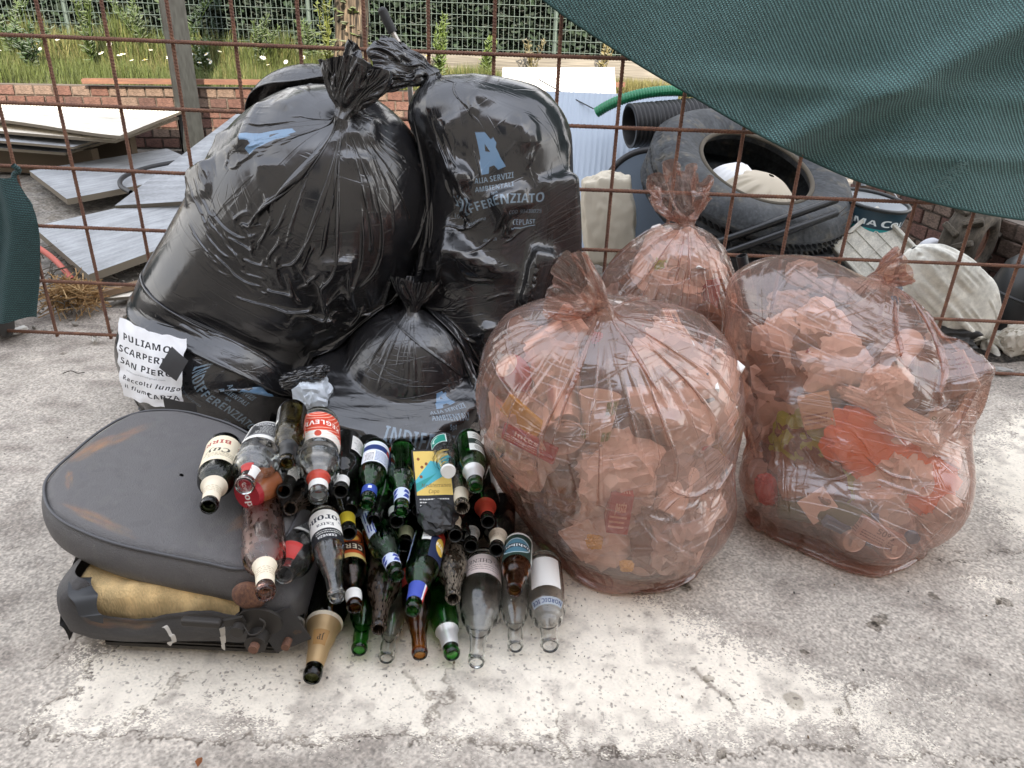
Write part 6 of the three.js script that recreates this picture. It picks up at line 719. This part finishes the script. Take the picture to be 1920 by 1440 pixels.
const fillBag = (key, n, seed, bag) => {
  inBag = key; const b = BD[key], r = rng(seed); let k = 0, t = 0; const lo = b.lo, ext = b.n.map(v => v * b.cell), dir = () => [r() - 0.5, r() - 0.5, r() - 0.5], cols = ['white', 'white', 'pale', 'brown', 'grey', 'foam', 'brown', 'pale', 'white', 'foam', 'clear', 'white'];
  while (k < n && t++ < 4000) {
    const p = [lo[0] + r() * ext[0], lo[1] + r() * ext[1], lo[2] + r() * ext[2]], d = b.at(...p), q = r(), m = cont[cols[Math.floor(r() * 12)]]; if (d > -0.02 || d < -0.085 || p[1] < 0.03 || p[2] < b.lo[2] + ext[2] * 0.38 || chosen.some(c => { if (c[0] !== key) return false; const ex = c[1] - camP.x, ey = c[2] - camP.y, ez = c[3] - camP.z, l = Math.hypot(ex, ey, ez), qx = p[0] - camP.x, qy = p[1] - camP.y, qz = p[2] - camP.z, t = (qx * ex + qy * ey + qz * ez) / l; return t < l + 0.06 && Math.hypot(qx - ex / l * t, qy - ey / l * t, qz - ez / l * t) < 0.08; })) continue; k++;
    if (q < 0.4) wad(bag, ...p, 0.15 + r() * 0.13, m, Math.floor(r() * 7), 'crumpled wrapper packed inside the ' + bag, [r() * 6, r() * 6, r() * 6]);
    else if (q < 0.64) carton(...p, [0.06 + r() * 0.09, 0.04 + r() * 0.06, 0.006 + r() * 0.04], [r() * 6, r() * 6, r() * 6], r() < 0.7 ? pkt[Math.floor(r() * 6)] : m, 'flat packet packed inside the ' + bag);
    else if (q < 0.78) cup(...p, dir(), m, 'cup packed inside the ' + bag, 0.03 + r() * 0.015, 0.06 + r() * 0.04);
    else if (q < 0.92) pet(...p, dir(), 'small plastic bottle packed inside the ' + bag, cont.clear, 0.15 + r() * 0.06, 0.028 + r() * 0.008);
    else can(...p, dir(), r() < 0.5 ? cont.alu : m, 'drink can packed inside the ' + bag);
  }
  inBag = null;
};
// chosen pieces near the front of each bag
inBag = 'P1';
carton(1.533, 0.335, 1.165, [0.13, 0.04, 0.012], [-0.1, -0.5, -0.22], printed('#b32a1e', '#e8d8c8', 61, 'intesa'), 'red packet with white lettering inside the large pink bag, left side');
carton(1.525, 0.385, 1.14, [0.10, 0.05, 0.012], [0, -0.5, -0.5], cont.yellow, 'yellow packet above the red lettered packet in the large pink bag');
cup(1.684, 0.385, 1.19, [0.05, 1, -0.2], printed('#e8e6dc', '#6f8f2a', 62, '', '#5b7a1e'), 'white pot with green print in the middle of the large pink bag');
can(1.464, 0.44, 1.07, [-0.5, 0.6, 0.4], cont.red, 'red drink can at the upper left of the large pink bag');
can(1.60, 0.45, 1.10, [0.1, -0.3, 1], cont.alu, 'plain drink can showing its end in the large pink bag');
cup(1.585, 0.40, 1.13, [0.1, -0.2, 1], cont.white, 'white cup lying with its mouth forward in the large pink bag', 0.045);
carton(1.655, 0.065, 1.22, [0.09, 0.09, 0.008], [0.1, -0.35, 0.75], cont.foam, 'white tray corner at the bottom left of the large pink bag');
wad('large knotted pink bag', 1.69, 0.145, 1.248, 0.035, 'yellow', 2, 'small bright yellow wrapper low in the large pink bag'); wad('large knotted pink bag', 1.77, 0.10, 1.25, 0.03, 'yellow', 3, 'small yellow label near the bottom of the large pink bag');
carton(1.94, 0.344, 1.10, [0.05, 0.06, 0.006], [0, 0.9, 0.05], printed('#c04a3a', '#f2d8d0', 63), 'red nutrition label at the right side of the large pink bag');
wad('large knotted pink bag', 1.83, 0.20, 1.20, 0.17, 'clear', 4, 'clear film with dark specks in the large pink bag', [0, 0, 0], [1, 0.8, 0.5]); pet(1.72, 0.47, 1.05, [1, 0.1, 0.3], 'clear plastic bottle high in the large pink bag'); pet(1.80, 0.36, 1.15, [0.7, 0.5, 0.1], 'clear plastic bottle right of the white pot');
wad('large knotted pink bag', 1.70, 0.51, 0.98, 0.04, 'red', 1, 'red scrap near the knot of the large pink bag');
// slumped bag
inBag = 'P2';
const cr = (w, h, d, seed, m, label, pos, rot) => { const o = single('crumpled_wrapper', wadGeo(w, h, d, seed, 8, 0.45), m, label, 'wrapper', 'wrappers inside the slumped pink bag'); o.position.set(...pos); o.rotation.set(...rot); return keep(o); };
cr(0.33, 0.16, 0.03, 71, cont.orange, 'bright orange plastic wrapping in the slumped pink bag', [2.31, 0.275, 1.10], [-0.3, 0.05, -0.5]);
cr(0.19, 0.24, 0.035, 72, cont.green, 'lime green cloth at the left of the slumped pink bag', [2.125, 0.25, 1.01], [-0.15, -0.5, 0.2]);
cr(0.05, 0.08, 0.03, 73, cont.red, 'small red wrapper under the lime green cloth', [2.10, 0.155, 0.98], [0, -0.6, 0.3]);
cr(0.28, 0.045, 0.06, 74, cont.foam, 'white foam slab over the orange wrapping', [2.37, 0.365, 1.0], [-0.2, 0.15, -0.38]); cr(0.22, 0.03, 0.06, 75, cont.foam, 'second white foam slab right of the orange wrapping', [2.45, 0.30, 0.99], [-0.2, 0.2, -0.42]); cr(0.11, 0.07, 0.06, 76, cont.pale, 'folded pale card at the right of the foam slabs', [2.56, 0.28, 0.985], [0, 0.5, 0.5]);
cr(0.16, 0.14, 0.10, 77, cont.white, 'large white plastic bag in the upper slumped pink bag', [2.22, 0.47, 0.95], [0, 0, 0.3]); cr(0.12, 0.10, 0.08, 78, cont.white, 'white tissue right of the large white bag', [2.38, 0.42, 0.98], [0.2, 0.4, 0]);
carton(2.23, 0.15, 1.06, [0.07, 0.07, 0.006], [-0.2, -0.1, 0.7], cont.foam, 'pale pink triangle of card under the orange wrapping'); carton(2.21, 0.345, 0.97, [0.07, 0.08, 0.03], [-0.2, -0.4, 0.35], printed('#d9c9a8', '#8a5a3a', 64), 'beige printed box between the green cloth and the orange wrapping');
carton(2.37, 0.10, 1.125, [0.12, 0.05, 0.03], [-0.25, 0, -0.45], printed('#b9a9a4', '#6a5a5a', 65, '50%', '#5a4a4a'), 'printed carton low in the slumped pink bag'); carton(2.29, 0.085, 1.115, [0.14, 0.025, 0.02], [0, 0, -0.42], cont.blue, 'dark blue strip low in the slumped pink bag');
can(2.285, 0.04, 1.07, [0.1, 0.2, 1], cont.alu, 'can end at the bottom edge of the slumped pink bag', 0.06); can(2.40, 0.045, 1.08, [0.1, 0.25, 1], cont.alu, 'large round can end at the front corner of the slumped pink bag', 0.07); pet(2.16, 0.10, 1.0, [0.8, 0.1, 0.3], 'dark green bottle low in the slumped pink bag', std([0.05, 0.10, 0.03], 0.3));
// smallest bag
inBag = 'P3';
can(2.07, 0.40, 0.50, [-0.12, 0.95, 0.05], printed('#a8201c', '#e8c8c0', 66, 'Cola'), 'red drink can standing in the smallest pink bag'); can(1.936, 0.50, 0.50, [0.1, 0.35, 0.9], cont.white, 'pale can with its opened lid forward in the smallest pink bag', 0.05); cup(1.995, 0.40, 0.53, [0, 1, 0.1], printed('#d6d8da', '#5d7386', 67), 'white printed pot beside the red can in the smallest pink bag'); carton(1.963, 0.555, 0.49, [0.02, 0.10, 0.006], [0.1, 0, -0.4], cont.white, 'white plastic spoon handle in the smallest pink bag'); wad('smallest pink bag', 1.85, 0.46, 0.47, 0.15, 'brown', 5, 'dark brown paper in the left of the smallest pink bag'); wad('smallest pink bag', 1.91, 0.53, 0.49, 0.05, 'green', 2, 'small green scrap beside the opened can');
const chosen = inside.map(([k, o]) => [k, o.position.x, o.position.y, o.position.z]);
fillBag('P1', 64, 801, 'large knotted pink bag'); fillBag('P2', 48, 802, 'slumped pink bag'); fillBag('P3', 20, 803, 'smallest pink bag');
inBag = null; tuck();
single('black_tube', new THREE.LatheGeometry([[0.013, 0], [0.017, 0], [0.017, 0.12], [0.013, 0.12], [0.013, 0]].map(p => new THREE.Vector2(...p)), 24).rotateZ(0.35).translate(2.215, 0.40, 0.30), std([0.02, 0.022, 0.025], 0.3), 'short black tube sticking up between two pink bags', 'tube');
// ---------------------------------------------------------------- notice, tape, loose bits on the black bags
function onBag(key, f, nu, nv, off) { const b = BD[key], P = [], uv = [], idx = [], out = [0, 0, 0]; for (let j = 0; j <= nv; j++) for (let i = 0; i <= nu; i++) { const p = f(i / nu, j / nv); for (let k = 0; k < 12; k++) { const d = b.at(p.x, p.y, p.z, out) - off; p.z -= d * 0.9 * (out[2] > 0.2 ? 1 / Math.max(out[2], 0.5) : 0.5); if (out[2] <= 0.2) p.x -= d * out[0] * 0.6; } const w = 0.004 * fbm(p.x * 18, p.y * 18, 7, 3); p.x += out[0] * w; p.y += out[1] * w; p.z += out[2] * w; P.push(p.x, p.y, p.z); uv.push(i / nu, j / nv); } for (let j = 0; j < nv; j++) for (let i = 0; i < nu; i++) { const a = j * (nu + 1) + i, q = a + nu + 1; idx.push(a, a + 1, q, q, a + 1, q + 1); } const g = new THREE.BufferGeometry(); g.setAttribute('position', new THREE.Float32BufferAttribute(P, 3)); g.setAttribute('uv', new THREE.Float32BufferAttribute(uv, 2)); g.setIndex(idx); g.computeVertexNormals(); return g; }
const noticeTex = canvas(512, 700, (c, w, h) => {
  fill(c, '#ecedef', w, h); const ink2 = '#23242a'; c.save(); c.translate(w / 2, 0); const wr = (t, x, y, s, f = 'sans-serif', st = 'bold') => { const r = rng(t.length * 7 + y); let q = x; for (const ch of t) { c.save(); c.font = `${st} ${s}px ${f}`; const cw = c.measureText(ch).width; c.translate(q + cw / 2, y + (r() - 0.5) * 8); c.rotate((r() - 0.5) * 0.12); c.textAlign = 'center'; c.fillStyle = ink2; c.fillText(ch, 0, 0); c.restore(); q += cw + 4; } };
  wr('PULIAMO', -210, 150, 78); wr('SCARPERIA', -240, 260, 76); wr('SAN PIERO', -235, 370, 78); c.fillStyle = '#8b8d94'; c.font = '24px sans-serif'; c.textAlign = 'left'; c.fillText('puliamoscarperia@gmail.com', -180, 420); wr('Raccolti lungo', -225, 510, 62, 'sans-serif', 'italic bold'); wr('il fiume', -225, 600, 60, 'sans-serif', 'italic bold'); wr('CARZA', 0, 620, 70); c.restore(); });
{
  const cs = [[0.387, 0.338, 0.575], [0.606, 0.315, 0.65], [0.606, 0.145, 0.735], [0.377, 0.114, 0.62]].map(p => V(...p)), P = [], uv = [], idx = [], n = 28;
  for (let j = 0; j <= n; j++) for (let i = 0; i <= n; i++) { const u = i / n, v = j / n, p = cs[3].clone().lerp(cs[2], u).lerp(cs[0].clone().lerp(cs[1], u), v), e = Math.min(u, 1 - u, v, 1 - v); p.z += 0.022 * Math.sin(PI * u) + 0.02 * Math.sin(PI * v) + 0.012 * fbm(u * 4, v * 4, 2, 3) - 0.006; p.y += 0.008 * fbm(u * 6, v * 2, 9, 2) * (e < 0.05 ? 1.6 : 0.6); p.x += 0.008 * fbm(u * 2, v * 6, 19, 2) * (e < 0.05 ? 1.6 : 0.6); P.push(p.x, p.y, p.z); uv.push(u, v); }
  for (let j = 0; j < n; j++) for (let i = 0; i < n; i++) { const a = j * (n + 1) + i, q = a + n + 1; idx.push(a, a + 1, q, q, a + 1, q + 1); }
  const g = new THREE.BufferGeometry(); g.setAttribute('position', new THREE.Float32BufferAttribute(P, 3)); g.setAttribute('uv', new THREE.Float32BufferAttribute(uv, 2)); g.setIndex(idx); g.computeVertexNormals();
  single('paper_notice', g, std(0xffffff, 0.7, { map: noticeTex }), 'white paper notice with black handwriting taped on the lowest black bag', 'notice');
  const tape = std([0.03, 0.03, 0.032], 0.45); single('tape', onBag('C', (u, v) => V(lerp(0.565, 0.655, u), lerp(0.150, 0.185, v) - u * 0.012, 0.78), 14, 6, 0.075), tape, 'black tape strip at the right edge of the paper notice', 'tape', null); single('tape', onBag('C', (u, v) => V(0.56 + u * 0.05 + v * 0.03, 0.265 + v * 0.05 - u * 0.03, 0.75), 10, 8, 0.08), tape, 'black tape strip folded over the top corner of the notice', 'tape');
}
{ const o = single('plastic_film', wadGeo(0.10, 0.13, 0.09, 81, 8, 0.4), phys([0.62, 0.68, 0.74], 0.4), 'bluish white plastic wad between the two lower black bags', 'plastic film'); o.position.set(0.955, 0.165, 0.68); o.rotation.z = 0.2; }
{ const o = single('plastic_film', crumple(0.12, 0.035, 0.05, 82, 0.4), blackFilm(film.E), 'black film ear beside the bluish white wad', 'plastic film'); o.position.set(0.93, 0.23, 0.67); o.rotation.z = 0.35; }
wad('biggest black bag', 1.085, 0.955, 0.435, 0.05, 'orange', 1, 'orange wrapper showing in the open neck of the biggest bag'); wad('biggest black bag', 1.075, 0.92, 0.455, 0.04, 'white', 3, 'white tissue showing in the open neck of the biggest bag');
scene.traverse(o => { if (o.isMesh) o.castShadow = o.receiveShadow = true; });
renderer.render(scene, camera);
